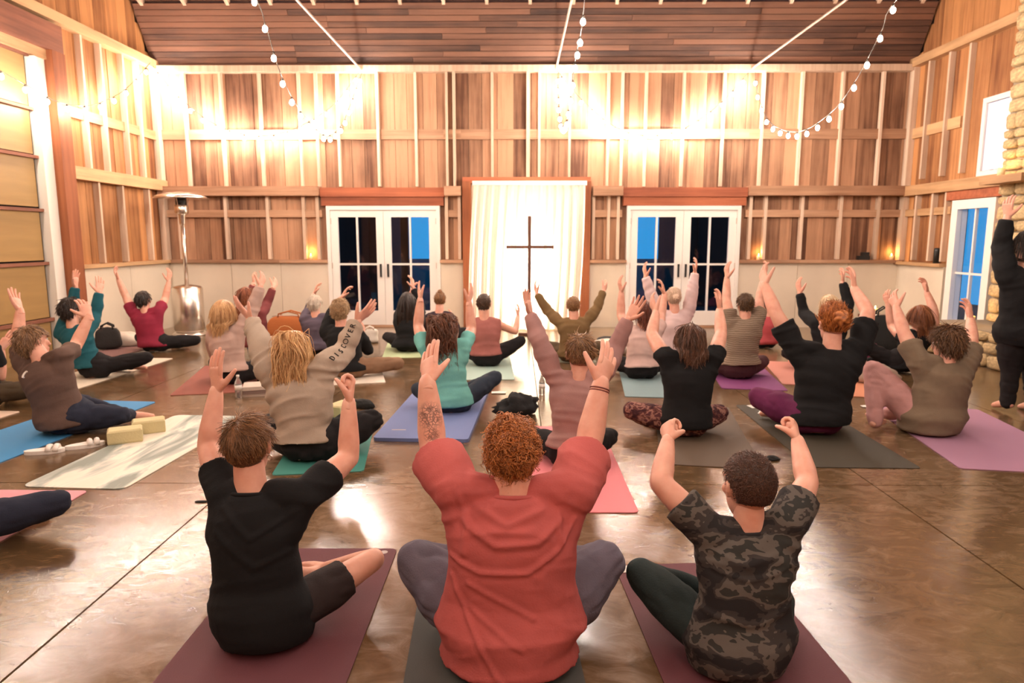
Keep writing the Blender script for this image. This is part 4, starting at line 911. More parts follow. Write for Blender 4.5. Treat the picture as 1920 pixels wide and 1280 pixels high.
    # ---- clothes
    if pants is not None:
        P = []
        if stand: P.append(loft([pc + up*.1*s, pc, pc - up*.12*s], [.155*s, .18*s*fat, .17*s*fat], [.12*s, .14*s, .12*s], r_, f))
        else:
            F_ = f; P += [ellipsoid(pc + up*.03*s - f*.005*s + r_*sg*.075*s, r_*.115*s*fat*hips, f*.135*s*fat, up*.135*s) for sg in (-1, 1)]
            P.append(ellipsoid(pc + up*.07*s, r_*.155*s*fat, f*.12*s*fat, up*.12*s))
        if not stand: P.append(torso(.004, 0, .84, .34))
        for H_, K_, A2, toe, sg in legs:
            lo = 1.0*loose
            if pantlen < .5: Ke = H_ + (K_ - H_)*pantlen*2; P.append(tube([H_, (H_ + Ke)/2, Ke], [.10*s*lo, .096*s*lo, .088*s*lo], 18))
            else: P.append(capsule([H_, (H_ + K_)/2, K_], [.086*s*fat*lo, .090*s*fat*lo, .072*s*lo]))
            if pantlen > .5: e_ = K_ + (A2 - K_)*min(1, (pantlen - .5)*2); P.append(capsule([K_, (K_ + e_)/2, e_], [.068*s*lo, .060*s*lo, .050*s*lo]))
        V, F = vox(P, vx, 5); nn = normals(V, F); q = np.column_stack([V[:, 0]*11, V[:, 1]*11, V[:, 2]*22]) + 7.7
        V = V + nn*(.006*s*folds*(np.abs(vnoise(q, 5))*2 - .8))[:, None]; V[:, 2] = np.maximum(V[:, 2], zmat)
        add('trousers' if pantlen > .6 else 'shorts', qmesh('trousers', V, F, pants))
    if shirt is not None:
        P = [torso(.012*s*loose, hem)]
        for S, E_, W_, Tp, sg in arms:
            inn = S + (N_ - S)*.55 - up*.012*s; lat = cs[5] + nrm(X_)*sg*.12*s*fat; gl_ = loose; af = max(1, armf)
            P.append(capsule([inn, S], [.066*s, .068*s*fat*min(gl_, 1.05)])); P.append(capsule([lat, S], [.075*s, .062*s*fat]))
            if sleeve > 0:
                e_ = S + (E_ - S)*min(1, sleeve); rs = .058*s*max(fat, af)*gl_
                if sleeve <= 1: P.append(tube([S - (E_ - S)*.15, S, (S + e_)/2, e_], [.05*s, .066*s*fat*min(gl_, 1.05), rs*1.04, rs*1.10], 18))
                else:
                    w_ = E_ + (W_ - E_)*min(1, sleeve - 1)
                    P.append(tube([S - (E_ - S)*.15, S, (S + E_)/2, E_], [.05*s, .066*s*fat*gl_, .062*s*af*gl_, .053*s*af*gl_], 18)); P.append(ellipsoid(E_, r_*.053*s*af*gl_, f*.053*s*af*gl_, up*.053*s*af*gl_))
                    P.append(tube([E_, (E_ + w_)/2, w_], [.053*s*af*gl_, .048*s*af*gl_, .038*s*af*gl_], 18))
        if collar: P.append(loft([N_ - nrm(sp)*.07*s, N_ - nrm(sp)*.01*s], [.082*s, .070*s], [.075*s, .066*s], nrm(X_), f))
        V, F = vox(P, vx*.95, 5); nn = normals(V, F); rel = V - c0; u_ = rel @ nrm(X_); v_ = rel @ nrm(sp); dp = rel @ f
        sag = v_ + 1.1*u_*u_                   # folds swing between the shoulders like hanging chains
        fd = np.abs(vnoise(np.column_stack([u_*4.0, sag*17, dp*3]) + 3.1 + len(label), 2)); fd2 = np.abs(vnoise(np.column_stack([u_*9 + sag*5, sag*30 - u_*6, dp*6]) + 1.7, 3))
        disp = (.011*(.5 - fd*1.3) + .003*(.4 - fd2))*s*folds
        for poly, amp, wid in creases:         # single long folds on the back
            pu = np.array([[np.dot(AtY(*q, cs[4][1] - .1*s) - c0, nrm(X_)), np.dot(AtY(*q, cs[4][1] - .1*s) - c0, nrm(sp))] for q in poly]); best = np.full(len(V), 9.)
            for a_, b_ in zip(pu[:-1], pu[1:]):
                ab = b_ - a_; tt = np.clip(((np.column_stack([u_, v_]) - a_) @ ab)/(ab @ ab), 0, 1); best = np.minimum(best, np.linalg.norm(np.column_stack([u_, v_]) - a_ - tt[:, None]*ab, axis=1))
            onback = np.clip(-(dp - (cs[4] - c0) @ f)/(.05*s), 0, 1); disp = disp + onback*amp*1.7*(np.exp(-(best/wid)**2) - .6*np.exp(-(best/(wid*2.2))**2))
        V = V + nn*disp[:, None]; V[:, 2] = np.maximum(V[:, 2], zmat + .001)
        sh_o = add('shirt', qmesh('shirt', V, F, shirt))
    # ---- body
    P = [torso(0, 0, .80), tube([N_ - nrm(sp)*.06*s, N_, (N_*.5 + Hc*.5) - f*.005, Hc - up*.01*s], [.06*s*neckr, .054*s*neckr, .051*s*neckr, .05*s*neckr], 16)]
    for S, E_, W_, Tp, sg in arms:
        P.append(capsule([S + (N_ - S)*.4 - up*.03*s, S, S + (E_ - S)*.35, S + (E_ - S)*.8, E_], [.04*s, .050*s, .050*s*armf, .044*s*armf, .039*s*armf]))
        P.append(capsule([E_, E_ + (W_ - E_)*.3, E_ + (W_ - E_)*.75, W_, W_ + nrm(Tp - W_)*.01*s], [.039*s*armf, .041*s*armf, .033*s*armf, .0265*s*armf, .025*s*armf]))
    for H_, K_, A2, toe, sg in legs:
        P.append(capsule([H_, (H_ + K_)/2, K_], [.078*s*fat, .07*s*fat, .054*s])); P.append(capsule([K_, K_ + (A2 - K_)*.3, A2], [.052*s, .05*s, .033*s]))
        if shoes is None: P.append(capsule([A2, A2 + (toe - A2)*.5, toe], [.036*s, .034*s, .024*s])); P.append(capsule([A2, A2 - nrm((toe - A2)*[1, 1, 0])*.035*s - up*.01*s], [.034*s, .03*s]))
    V, F = vox(P, vx, 4); V[:, 2] = np.maximum(V[:, 2], zmat - .002)
    Vs, Fs, ms, k = [V], [F], [np.zeros(len(F), int)], len(V)
    hup = nrm(nrm(Hc - N_)*.6 + up*.5 - f*0); ht = math.radians(hturn); hf = f*math.cos(ht) + r_*math.sin(ht); hf = nrm(hf + up*pitch); hf = nrm(hf - hup*np.dot(hf, hup)); hr = np.cross(hf, hup); RM = np.column_stack([hr, hf, hup]); hsz = s*hs
    v, f_, m_ = HEAD; Vs.append(Hc + (v*hsz) @ RM.T); Fs.append(f_ + k); ms.append(m_); k += len(v)
    for i, (S, E_, W_, Tp, sg) in enumerate(arms):
        v, f_ = HANDS[hands[i]]; z_ = nrm(Tp - W_); pn = np.array(palm[i], float) if palm[i] is not None else -r_*sg + f*.25
        y_ = nrm(pn - z_*np.dot(pn, z_)); x_ = np.cross(y_, z_); v2 = v*s*handk; f2 = f_
        if sg > 0: v2 = v2*[-1, 1, 1]; f2 = f_[:, ::-1]
        Vs.append(W_ + v2 @ np.column_stack([x_, y_, z_]).T); Fs.append(f2 + k); ms.append(np.zeros(len(f2), int)); k += len(v)
    add('body', qmesh('body', np.vstack(Vs), np.vstack(Fs), [skm, EYE_W, EYE_D, LIPS], np.concatenate(ms)))
    if hair: add('hair', make_hair(Hc, RM, hsz, hair, near, f, up, N_))
    if shoes is not None:
        for H_, K_, A2, toe, sg in legs:
            V, F = vox([capsule([A2 + up*.03*s, A2], .043*s), capsule([A2 - up*.015*s, toe], [.045*s, .036*s])], vx, 3); V[:, 2] = np.maximum(V[:, 2], zmat); add('shoe', qmesh('shoe', V, F, shoes))
    return dict(root=root, arms=arms, legs=legs, N=N_, H=Hc, RM=RM, pc=pc, cs=cs, f=f, r=r_, X=nrm(X_), s=s, add=add, g=g)
def H_(style, dark, light, **k): return dict(style=style, mat=hairmat('hair_%d' % len(bpy.data.materials), dark, light), **k)
BLK = cloth('black_knit', (.010, .010, .011)); BLK2 = cloth('black_leggings', (.014, .012, .013), bump=.15); NAVY = cloth('navy_cotton', (.022, .026, .045)); JEAN = cloth('dark_denim', (.03, .04, .06)); PLUM = cloth('plum_leggings', (.13, .02, .075))
BROWN = ((.018, .008, .004), (.14, .06, .025)); DARK = ((.008, .005, .004), (.05, .026, .016)); BLOND = ((.30, .14, .045), (.85, .52, .24)); GREYH = ((.22, .15, .09), (.72, .55, .38)); RED = ((.13, .028, .008), (.62, .20, .055))
PINKSK = (.74, .41, .305)
from mathutils.bvhtree import BVHTree
def on_shirt(Q, pix):
    """the spot on a shirt's surface that the photo shows at PIX, and its normal"""
    o = [c for c in Q['root'].children if c.name.startswith('shirt')][0]; me = o.data
    if 'bvh' not in Q: Q['bvh'] = BVHTree.FromPolygons([v.co for v in me.vertices], [tuple(p.vertices) for p in me.polygons])
    h = Q['bvh'].ray_cast(Vector(CAM), Vector(nrm(ray(*pix)))); return (None, None) if h[0] is None else (np.array(h[0]), np.array(h[1]))
# ---------------------------------------------------------------- front row
CORAL = cloth('coral_cotton', (.47, .105, .098), var=.06, bump=.12)
A = person('boy in a plain black t-shirt and dark shorts with arms raised', (478, 1236), .88, (470, 912), (466, 836), (424, 930), (572, 930), ((390, 838), (409, 712), (402, 652)), ((654, 858), (654, 738), (666, 686)), BLK, cloth('dark_shorts', (.03, .022, .022)), 
       H_('short', (.035, .014, .006), (.42, .20, .08), len=.05, n=3000, lift=.10, grav=.02, r=.0013, nape=-.065, fade=8, vol=.005, flow=(.45, .1, -1), mess=.12, seed=3, clumps=160, cmess=.15), PINKSK, near=2, fat=1.04, sleeve=.55, hem=0, hands=('open', 'curl'), palm=((.55, .8, 0), (-.9, -.45, 0)), hs=1.14, pantlen=.33, lean=.06,
       kneeR=(.40, .30, .22, .10, .50), kneeL=(.24, .34, .13, -.05, .45), folds=.8, pitch=-.1, loose=1.03, bottom=1.12, waist=1.1, neckr=1.25, creases=[([(410, 960), (470, 1010), (560, 960)], .006, .012), ([(400, 1000), (480, 1060), (565, 1030)], .005, .014)])
B = person('person with short curly red hair in a coral t-shirt, arms raised', (955, 1288), 1.06, (962, 915), (960, 850), (858, 925), (1072, 925), ((812, 842), (801, 716), (806, 645)), ((1102, 840), (1126, 722), (1148, 650)), CORAL, cloth('heather_grey_leggings', (.13, .115, .15)), 
       H_('curly', (.10, .020, .006), (.88, .33, .09), len=.085, n=1900, lift=.75, grav=.04, r=.0019, curl=.85, step=1.15, nape=-.078, vol=.010, seg=13, mess=.5, seed=5, clumps=240, cmess=.5), PINKSK, near=2, fat=1.16, sleeve=.76, hem=0, hands=('flat', 'open'), palm=((.5, .85, 0), (-.5, .85, 0)), lean=.05, folds=.9, loose=1.2, flare=.10, bottom=1.3, waist=1.13,
       kneeL=(.34, .22, .23, -.10, .36), kneeR=(.34, .22, .23, -.10, .36), hs=1.0, pitch=-.05, back=.17, armf=1.3, neckr=1.25,
       creases=[([(842, 1050), (900, 1068), (990, 1066), (1050, 1030), (1082, 985)], .009, .010), ([(845, 1085), (880, 1150), (930, 1230), (965, 1262)], .007, .010), ([(865, 985), (930, 1020), (1010, 1015), (1050, 985)], .010, .014), ([(890, 960), (950, 985), (1020, 965)], .009, .013), ([(880, 1090), (950, 1120), (1000, 1145)], .006, .010), ([(880, 1130), (980, 1190)], .005, .010), ([(850, 930), (872, 985), (868, 1040)], .008, .012), ([(1075, 920), (1050, 960), (1055, 1020)], .008, .012)])
Cc = person('boy with a shaved fade haircut in a camouflage t-shirt', (1398, 1288), .84, (1404, 985), (1403, 912), (1332, 1000), (1474, 985), ((1238, 905), (1252, 828), (1250, 772)), ((1514, 905), (1496, 828), (1486, 772)), camo('camouflage_cotton', [(.026, .024, .025), (.05, .044, .042), (.12, .105, .092), (.038, .038, .035)], 8), cloth('dark_green_joggers', (.022, .034, .034)),
       H_('short', (.022, .010, .007), (.17, .075, .045), len=.016, n=4200, lift=.25, grav=0, r=.0014, nape=-.045, fade=10, vol=.002, flow=(.2, .6, -.2), mess=.4, seed=8, seg=3), PINKSK, near=2, fat=1.12, sleeve=.6, hem=0, hands=('curl', 'curl'), palm=((.7, .8, 0), (-.7, .8, 0)), hs=1.24, lean=.06, loose=1.08, bottom=1.15, waist=1.08,
       kneeL=(.34, .33, .24, -.05, .44), kneeR=(.28, .28, .14, -.10, .38), folds=.9, pitch=-.1, neckr=1.2, armf=1.25, hturn=-12, creases=[([(1345, 1075), (1400, 1085), (1480, 1068)], .006, .008), ([(1330, 1040), (1400, 1060), (1470, 1040)], .006, .012), ([(1320, 1150), (1400, 1165), (1480, 1140)], .005, .012)])
# collar bands and the inked forearm
def collar_ring(Q, mat, rx=.084, ry=.076, lift=.012):
    up_ = nrm(Q['N'] - Q['cs'][6]); c = Q['N'] - up_*(.012 + lift)*Q['s']; k = 28; fw = nrm(Q['f'] - up_*np.dot(Q['f'], up_))
    V, F = tube([c + Q['s']*(rx*math.cos(2*pi*i/k)*Q['X'] + ry*math.sin(2*pi*i/k)*fw) for i in range(k + 1)], .0085*Q['s'], 8); link('collar', mesh('collar', V, F, mat, True), Q['root'], (-Q['g'][0], -Q['g'][1], 0))
collar_ring(A, BLK); collar_ring(B, CORAL); collar_ring(Cc, bpy.data.materials['camouflage_cotton'])
EL, WL = B['arms'][0][1], B['arms'][0][2]; dd = nrm(CAM - EL); ink = [(tuple(EL + (WL - EL)*.50 + dd*.04), .062), (tuple(EL + (WL - EL)*.22 + dd*.045), .036)]
[c_ for c_ in B['root'].children if c_.name.startswith('body')][0].data.materials[0] = skin(PINKSK, 'inked', ink)
# jewellery
def band(p, d, r_, nm, mat, parent):
    d = nrm(d); a = nrm(np.cross(d, [0, 0, 1.]) if abs(d[2]) < .9 else np.cross(d, [1., 0, 0])); b_ = np.cross(d, a); k = 20
    ring = [p + r_*(math.cos(2*pi*i/k)*a + math.sin(2*pi*i/k)*b_) for i in range(k + 1)]; V, F = tube(ring, .0032, 6); o = link(nm, mesh(nm, V, F, mat, True), parent, (-parent.location[0], -parent.location[1], 0)); return o
EE, WE = B['arms'][1][1], B['arms'][1][2]
for k in (.90, .94): band(EE + (WE - EE)*k, WE - EE, .0385, 'bracelet', plain('bracelet_%d' % (k*100), (.2, .05, .04), .5), B['root'])
ear = A['H'] + A['RM'] @ (np.array([.080, -.008, -.045])*.88*1.14); band(ear, np.array([0, 1., 0]), .009, 'earring', M['steel'], A['root'])
# ---------------------------------------------------------------- middle and far rows
LONG = dict(n=900, len=.26, seg=9, lift=.25, grav=.35, r=.0026, nape=-.075, vol=.012)
LS = 2.0
D_ = person('person in a grey-brown t-shirt with a small moon print on the back', (105, 818), 1.02, (78, 672), (62, 642), (45, 682), (118, 668), ((33, 640), (38, 580), (22, 545)), ((142, 648), (170, 588), (152, 556)), cloth('taupe_cotton', (.115, .07, .055)), NAVY,
    H_('short', (.10, .045, .02), (.45, .25, .12), len=.055, n=1300, lift=.4, grav=.1, r=.0024, curl=.5, nape=-.07, vol=.01), PINKSK, yaw=22, fat=1.15, sleeve=.62, hem=.1, kneeL=(.30, .25, .16, -.1, .35), kneeR=(.34, .14, .13, .20, .34, .9), hs=1.05, hands=('open', 'relax'), flare=.08, folds=1.2)
p_, nn_ = on_shirt(D_, (47, 702))
if p_ is not None:                            # small crescent printed on the back
    xx_ = nrm(np.cross([0, 0, 1.], nn_)); yy_ = np.cross(nn_, xx_)
    mo = [(math.cos(a)*.024, math.sin(a)*.030) for a in np.linspace(.9, 5.4, 14)] + [(.012 + math.cos(a)*.017, math.sin(a)*.022) for a in np.linspace(5.0, 1.3, 10)]; k = len(mo)
    V = [p_ + xx_*u + yy_*v + nn_*dd for dd in (-.004, .006) for u, v in mo]
    link('moon_print', mesh('moon_print', V, [tuple(range(k))[::-1], tuple(range(k, 2*k))] + [(i, (i + 1) % k, k + (i + 1) % k, k + i) for i in range(k)], M['papercard']), D_['root'], (-D_['g'][0], -D_['g'][1], 0))
person('person with dark hair in a teal long-sleeved top and black trousers', (160, 712), 1.0, (137, 612), (134, 582), (113, 625), (163, 622), ((135, 580), (143, 528), (141, 500)), ((180, 590), (186, 548), (189, 520)), cloth('teal_jersey', (.014, .09, .115)), BLK2, H_('short', *DARK, len=.06, n=1200, lift=.4, grav=.12, r=.0026, curl=.4, nape=-.065, vol=.014), PINKSK, yaw=18, sleeve=LS, hem=.12, kneeR=(.42, .28, .2, -.05, .35), hs=1.12, hands=('open', 'open'))
person('person with dark hair in a crimson t-shirt near the patio heater', (283, 662), .98, (273, 584), (269, 563), (250, 588), (297, 584), ((236, 556), (218, 515), (209, 493)), ((310, 560), (317, 524), (321, 499)), cloth('crimson_cotton', (.24, .02, .045)), BLK2, H_('short', *DARK, len=.06, n=900, lift=.25, grav=.2, nape=-.08, vol=.01), PINKSK, sleeve=.55, near=0, hem=.1, kneeR=(.46, .2, .13, .1, .4), fat=1.05, hs=1.05)
person('person with a straight blonde bob in a pale pink sweater', (425, 724), 1.0, (422, 616), (420, 588), (398, 628), (450, 622), None, ((474, 578), (490, 532), (497, 510)), cloth('pale_pink_knit', (.48, .33, .28)), BLK2, H_('long', (.34, .13, .035), (.92, .60, .30), len=.16, n=1100, seg=7, lift=.15, grav=.3, r=.0026, nape=-.075, vol=.014, wide=.10, wave=.4), PINKSK, sleeve=LS, yaw=8, hem=.12, flare=.12, loose=1.12, hs=1.18)
person('person with auburn hair in a maroon top behind the blonde bob', (480, 672), .97, (470, 582), (463, 556), (446, 592), (490, 588), ((462, 562), (476, 532), (474, 514)), ((500, 570), (513, 538), (521, 522)), cloth('maroon_jersey', (.17, .04, .04)), cloth('faded_blue_denim', (.10, .10, .16)), H_('long', (.10, .02, .006), (.45, .13, .04), len=.2, n=700, seg=7, lift=.2, grav=.3, nape=-.075, vol=.012, wide=.11), PINKSK, sleeve=1.9, near=0, yaw=12, hem=.12, hs=1.05)
person('white-haired person in a slate purple top by the wainscot', (592, 668), .95, (592, 592), (590, 570), (570, 600), (614, 596), ((578, 582), (590, 548), (598, 522)), None, cloth('slate_purple_knit', (.10, .08, .11)), BLK2, H_('short', (.45, .36, .28), (.9, .78, .65), len=.06, n=800, lift=.4, grav=.1, nape=-.065, vol=.012), PINKSK, sleeve=1.9, near=0, hem=.1)
person('person with fluffy curly blonde hair in a black top and tan trousers', (650, 712), 1.0, (640, 608), (638, 584), (610, 626), (670, 622), ((622, 588), (639, 560), (654, 533)), None, BLK, cloth('tan_cotton', (.26, .15, .09)), H_('curly', (.20, .11, .05), (.75, .50, .27), len=.06, n=1500, lift=.9, grav=.05, curl=.9, step=1.2, clumps=160, r=.0024, nape=-.085, vol=.02, seg=10), PINKSK, sleeve=1.9, hem=.08, kneeR=(.50, .2, .12, .1, .35), hs=1.1, fat=1.05)
Lp = person('person with wavy blonde hair in a heather grey sweatshirt with sleeve lettering', (572, 872), 1.02, (556, 698), (550, 655), (507, 696), (608, 690), ((486, 640), (470, 600), (437, 562)), ((643, 660), (669, 603), (706, 568)), cloth('heather_grey_fleece', (.40, .315, .245), var=.08), BLK2, H_('long', (.36, .15, .045), (.95, .62, .30), len=.24, n=1500, seg=11, lift=.25, grav=.30, r=.0024, nape=-.075, vol=.013, wide=.105, curl=.30, step=.9, clumps=110, cmess=.16), PINKSK, sleeve=1.96, hem=.13, flare=.14, loose=1.22, hs=1.03, fat=1.2, kneeR=(.36, .24, .2, -.1, .34), hands=('open', 'open'), palm=((.2, .5, .8), (-.3, .6, .7)), folds=1.5)
# lettering along the right sleeve
LV, LF = [], []; word = 'DISCOVER'; path_ = np.array([(608, 690), (643, 660), (669, 603)]); px_ = [(np.interp(t_, [0, 1, 2.3], path_[:, 0]) - 2, np.interp(t_, [0, 1, 2.3], path_[:, 1]) - 3) for t_ in np.linspace(.5, 2.05, 8)]; hits = [on_shirt(Lp, q) for q in px_]
for i, ch in enumerate(word):
    p_, nn_ = hits[i]
    if p_ is None: continue
    q0 = next((hits[k][0] for k in (i - 1, i) if k >= 0 and hits[k][0] is not None)); q1 = next((hits[k][0] for k in (i + 1, i) if k < 8 and hits[k][0] is not None)); tx = q1 - q0
    tx = nrm(tx - nn_*np.dot(tx, nn_)); ty = np.cross(nn_, tx); ft = bpy.data.curves.new('letter', 'FONT'); ft.body = ch; ft.size = .054; ft.extrude = .0025; ft.align_x = 'CENTER'; ft.align_y = 'CENTER'
    to = link('letter', ft); dgx = bpy.context.evaluated_depsgraph_get(); tm = to.evaluated_get(dgx).to_mesh(); k = len(LV)
    LV += [p_ + tx*v.co[0] + ty*v.co[1] + nn_*(v.co[2] + .003) for v in tm.vertices]; LF += [tuple(k + a for a in p.vertices) for p in tm.polygons]
    to.evaluated_get(dgx).to_mesh_clear(); bpy.data.objects.remove(to); bpy.data.curves.remove(ft)
if LV: link('sleeve_lettering', mesh('sleeve_lettering', LV, LF, BLK), Lp['root'], (-Lp['g'][0], -Lp['g'][1], 0))['kind'] = 'stuff'
person('person with long straight black hair dressed in black at the French doors', (765, 662), 1.0, (766, 592), (764, 566), (745, 602), (788, 600), ((752, 580), (772, 546), (779, 520)), ((788, 572), (775, 540), (772, 514)), BLK, BLK2, H_('long', *DARK, len=.36, n=900, seg=10, lift=.15, grav=.4, nape=-.075, vol=.012, wide=.12, wave=.3), PINKSK, sleeve=LS, near=0, hem=.08, hs=1.1, flare=.25)
person('person with a topknot in a dark plum top beyond the aqua t-shirt', (826, 648), .95, (824, 584), (825, 563), (803, 596), (845, 594), None, None, cloth('dark_plum_knit', (.035, .02, .03)), BLK2, H_('short', (.10, .04, .015), (.42, .2, .08), len=.05, n=800, lift=.05, grav=0, flow=(0, .3, 1), nape=-.06, vol=.006, bun=(0, -.03, .13, .032)), PINKSK, sleeve=LS, near=0, hem=.1)
person('person with long curly brown hair in an aqua t-shirt and dark jeans', (845, 782), .96, (832, 640), (830, 616), (797, 652), (872, 646), ((784, 612), (788, 562), (783, 533)), ((884, 618), (879, 565), (887, 536)), cloth('aqua_cotton', (.17, .48, .44)), JEAN, H_('long', (.035, .012, .006), (.26, .095, .045), len=.30, n=1500, seg=11, lift=.4, grav=.3, r=.0026, nape=-.075, vol=.016, wide=.125, curl=.55, step=1.0, clumps=120), PINKSK, sleeve=.5, hem=.1, kneeR=(.38, .30, .27, -.05, .36), hs=1.08, hands=('open', 'open'), zmat=.0295)
person('person with cropped dark hair in a rose tank top and black leggings', (912, 690), 1.0, (908, 598), (907, 570), (885, 608), (930, 606), ((880, 630), (880, 600), (878, 574)), ((966, 622), (971, 592), (975, 568)), cloth('rose_jersey', (.36, .13, .115)), BLK2, H_('short', (.02, .010, .006), (.16, .08, .045), len=.03, n=900, lift=.2, grav=0, nape=-.07, vol=.006, flow=(0, .3, -.5)), PINKSK, sleeve=0, near=0, hem=.13, kneeR=(.40, .2, .27, -.1, .32), kneeL=(.40, .2, .22, -.1, .32), yaw=0, armf=1.0, handk=1.0)
person('person with close-cropped hair in an olive brown shirt, arms spread wide', (1076, 682), 1.0, (1076, 596), (1075, 574), (1052, 608), (1098, 606), ((1027, 582), (1006, 550), (999, 528)), ((1119, 578), (1131, 546), (1141, 529)), cloth('olive_brown_jersey', (.17, .105, .045)), cloth('olive_trousers', (.1, .07, .04)), H_('short', (.16, .07, .025), (.45, .25, .11), len=.02, n=800, lift=.2, grav=0, nape=-.06, vol=.004), PINKSK, sleeve=LS, near=0, hem=.06)
person('young person with tousled brown hair in a mauve hoodie on the bright pink mat', (1075, 884), .92, (1086, 705), (1088, 664), (1043, 712), (1128, 708), ((1012, 642), (995, 592), (984, 546)), ((1152, 655), (1181, 592), (1204, 556)), cloth('mauve_fleece', (.36, .20, .185)), BLK2, H_('short', (.05, .02, .009), (.50, .27, .12), len=.05, n=2400, lift=.16, grav=.03, r=.0018, nape=-.062, vol=.008, flow=(.35, .25, -1), mess=.2, fade=9, clumps=120, cmess=.25), PINKSK, sleeve=LS, hem=.13, hs=1.2, hands=('open', 'open'), palm=((.9, -.5, 0), (-.6, -.8, 0)), loose=1.05, folds=1.4, kneeL=(.28, .26, .14, -.1, .34), kneeR=(.30, .26, .14, -.1, .34))
person('person with dark red hair in a pale pink t-shirt beyond the mauve hoodie', (1206, 714), 1.0, (1206, 612), (1206, 586), (1180, 626), (1234, 622), ((1164, 590), (1165, 546), (1157, 512)), ((1240, 590), (1246, 552), (1240, 520)), cloth('blush_cotton', (.60, .42, .38)), BLK2, H_('long', (.06, .012, .006), (.28, .07, .035), len=.12, n=800, seg=7, lift=.2, grav=.2, nape=-.075, vol=.012, wide=.1), PINKSK, sleeve=.5, hem=.13, hs=1.05)
person('person in a blush white sweatshirt with a small dark bun, arms straight up', (1264, 676), 1.0, (1265, 585), (1263, 558), (1241, 592), (1290, 590), ((1216, 545), (1207, 506), (1203, 482)), ((1298, 545), (1303, 510), (1309, 482)), cloth('blush_white_fleece', (.66, .49, .48)), cloth('grey_leggings', (.2, .17, .17)), H_('short', (.5, .33, .22), (.85, .65, .5), len=.04, n=700, lift=.05, grav=0, nape=-.06, vol=.006, bun=(0, -.115, .0, .035)), PINKSK, sleeve=LS, near=0, hem=.06, loose=1.15, hs=1.1)
U_ = person('person with brown hair in a sleeveless black top and floral leggings', (1290, 826), 1.0, (1294, 668), (1294, 640), (1248, 672), (1340, 668), ((1222, 628), (1230, 586), (1216, 553)), ((1352, 626), (1349, 582), (1352, 545)), BLK, camo('floral_leggings', [(.05, .018, .022), (.12, .045, .04), (.30, .15, .12), (.09, .03, .035)], 14), H_('long', (.03, .012, .007), (.22, .095, .05), len=.13, n=1300, seg=7, lift=.3, grav=.22, r=.0026, nape=-.075, vol=.012, wide=.1, curl=.2), PINKSK, sleeve=.22, hem=.06, kneeL=(.38, .14, .16, -.1, .3), kneeR=(.30, .12, .15, -.1, .28), hs=1.08, fat=1.06, hands=('relax', 'relax'), loose=1.05)
person('person with cropped dark hair in a striped grey-olive t-shirt and maroon leggings', (1392, 714), 1.0, (1397, 594), (1397, 572), (1370, 608), (1420, 604), ((1362, 562), (1363, 522), (1361, 486)), ((1424, 562), (1432, 522), (1442, 490)), stripes('striped_grey_jersey', (.15, .105, .07), (.30, .22, .16), 90), cloth('maroon_leggings', (.07, .025, .03)), H_('short', (.03, .014, .006), (.20, .10, .04), len=.035, n=1000, lift=.35, grav=0, nape=-.065, vol=.01, mess=.5), PINKSK, sleeve=.55, hem=.12, flare=.15, loose=1.12, kneeL=(.30, .2, .15, -.1, .3), kneeR=(.32, .2, .15, -.1, .3))
person('child in a raspberry red top half hidden past the striped t-shirt', (1440, 655), .78, (1440, 592), (1440, 572), (1424, 600), (1457, 598), None, None, cloth('raspberry_cotton', (.42, .07, .08)), BLK2, H_('short', *BROWN, len=.05, n=600, lift=.2, grav=.1, nape=-.07), PINKSK, sleeve=.5, near=0, hem=.1)
person('red-haired person with a twisted bun in a black t-shirt and plum leggings', (1540, 822), 1.1, (1560, 650), (1561, 608), (1492, 655), (1612, 652), ((1452, 582), (1434, 535), (1426, 495)), ((1628, 585), (1602, 542), (1600, 505)), BLK, PLUM, H_('short', (.16, .035, .008), (.72, .26, .07), len=.07, n=1300, lift=.08, grav=0, r=.0028, flow=(0, -.3, .8), nape=-.05, vol=.008, bun=(0, -.10, .035, .05)), PINKSK, sleeve=.72, hem=.08, hs=1.12, fat=1.15, kneeL=(.30, .26, .2, -.1, .34), kneeR=(.24, .2, .14, -.1, .3), flare=.12, loose=1.12, lean=.05)
person('blonde person in black long sleeves in front of the wainscot', (1555, 700), 1.0, (1556, 598), (1555, 572), (1528, 606), (1582, 602), ((1508, 588), (1497, 538), (1492, 512)), ((1590, 568), (1580, 530), (1583, 505)), BLK, BLK2, H_('long', (.45, .28, .14), (.95, .75, .5), len=.16, n=800, seg=7, lift=.15, grav=.3, nape=-.075, vol=.012, wide=.1, wave=.4), PINKSK, sleeve=LS, near=0, hem=.08)
person('person in a loose grey t-shirt and pink leggings with one knee up', (1762, 820), 1.02, (1775, 676), (1776, 645), (1722, 680), (1814, 680), ((1694, 622), (1681, 578), (1668, 545)), ((1822, 640), (1820, 600), (1814, 562)), cloth('ash_grey_jersey', (.19, .14, .095)), cloth('pale_pink_leggings', (.50, .27, .26)), H_('short', (.05, .022, .010), (.26, .13, .06), len=.06, n=1500, lift=.55, grav=.05, r=.0026, curl=.5, nape=-.075, vol=.016), PINKSK, sleeve=.6, hem=.0, kneeL=(.30, .26, .44, .36, .10), kneeR=(.30, .25, .15, -.1, .32), hs=1.15, fat=1.12, flare=.06, bottom=1.15, waist=1.14, loose=1.15, yaw=-6)
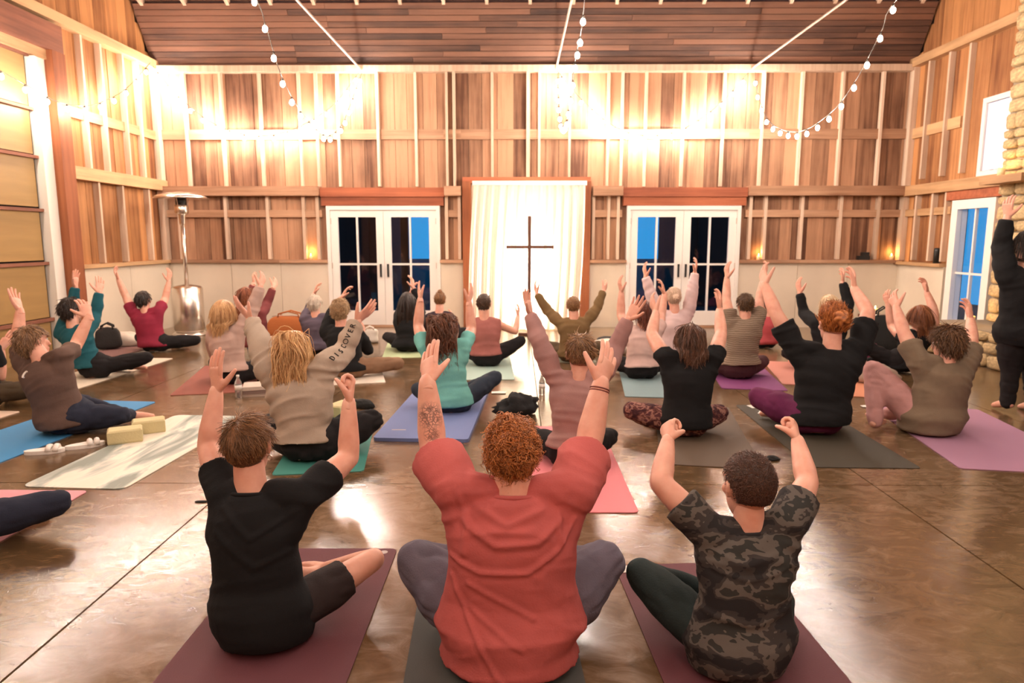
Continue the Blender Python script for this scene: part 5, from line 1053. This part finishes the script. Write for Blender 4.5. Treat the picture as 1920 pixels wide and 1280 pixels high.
person('person with auburn hair in a black vest behind the grey t-shirt', (1705, 702), 1.0, (1722, 618), (1724, 594), (1694, 634), (1750, 630), ((1672, 612), (1664, 565), (1656, 530)), ((1752, 585), (1738, 548), (1730, 515)), BLK, BLK2, H_('long', (.09, .022, .008), (.40, .14, .05), len=.22, n=900, seg=8, lift=.2, grav=.33, nape=-.075, vol=.014, wide=.125), PINKSK, sleeve=.2, hem=.08, yaw=-14, hs=1.1, kneeL=(.36, .15, .3, -.1, .32))
# the standing person at the edge
CC = person('person standing in a black hoodie with one arm raised beside the stone hearth', (1905, 772), 1.0, (1922, 500), (1926, 458), (1888, 520), (1968, 522), ((1878, 462), (1889, 405), (1890, 352)), None, BLK, BLK2, H_('long', *DARK, len=.22, n=700, seg=8, lift=.2, grav=.35, nape=-.075, vol=.012, wide=.1), PINKSK, sleeve=1.92, hem=0, stand=dict(hip=(1915, 620), knee=[(1895, 690), (1935, 690)], ank=[(1888, 755), (1938, 758)]), loose=1.15, yaw=-10, fat=1.08, lean=0)
pr = CC['cs'][4]
o = link('back_print', mesh('back_print', *(lambda q: (q.V, q.F))(MB().box(-.10, .10, -.004, .004, -.012, .012).box(-.08, .08, -.004, .004, -.05, -.03).box(-.06, .09, -.004, .004, .03, .05)), plain('grey_print', (.14, .13, .13), .9)), CC['root'], pr - CC['g'] - CC['f']*.148 - np.array([0, 0, 0])); o.rotation_euler[2] = .17
# two people cut by the picture edge
person('person in black at the edge, only a raised hand in view', (-58, 770), 1.0, (-42, 640), (-45, 610), (-80, 655), (-14, 655), ((-95, 610), (-80, 570), (-70, 540)), ((0, 706), (2, 648), (44, 594), True), BLK, cloth('olive_edge_leggings', (.07, .05, .03)), H_('short', *DARK, len=.05, n=600, lift=.3), PINKSK, sleeve=.55, near=1, hem=.1, hands=('open', 'open'), palm=(None, (.3, .8, .3)), yaw=15, kneeR=(.42, .25, .16, -.1, .3))
person('person in navy trousers at the edge, only a knee in view', (-165, 1065), 1.0, (-170, 800), (-172, 750), (-240, 815), (-105, 812), ((-270, 740), (-260, 680), (-255, 640)), ((-90, 745), (-90, 680), (-90, 640)), cloth('edge_grey_top', (.2, .2, .2)), NAVY, H_('short', *BROWN, len=.05, n=600, lift=.3), PINKSK, sleeve=.55, near=1, hem=.1, yaw=0, kneeR=(.42, .25, .16, -.1, .34))
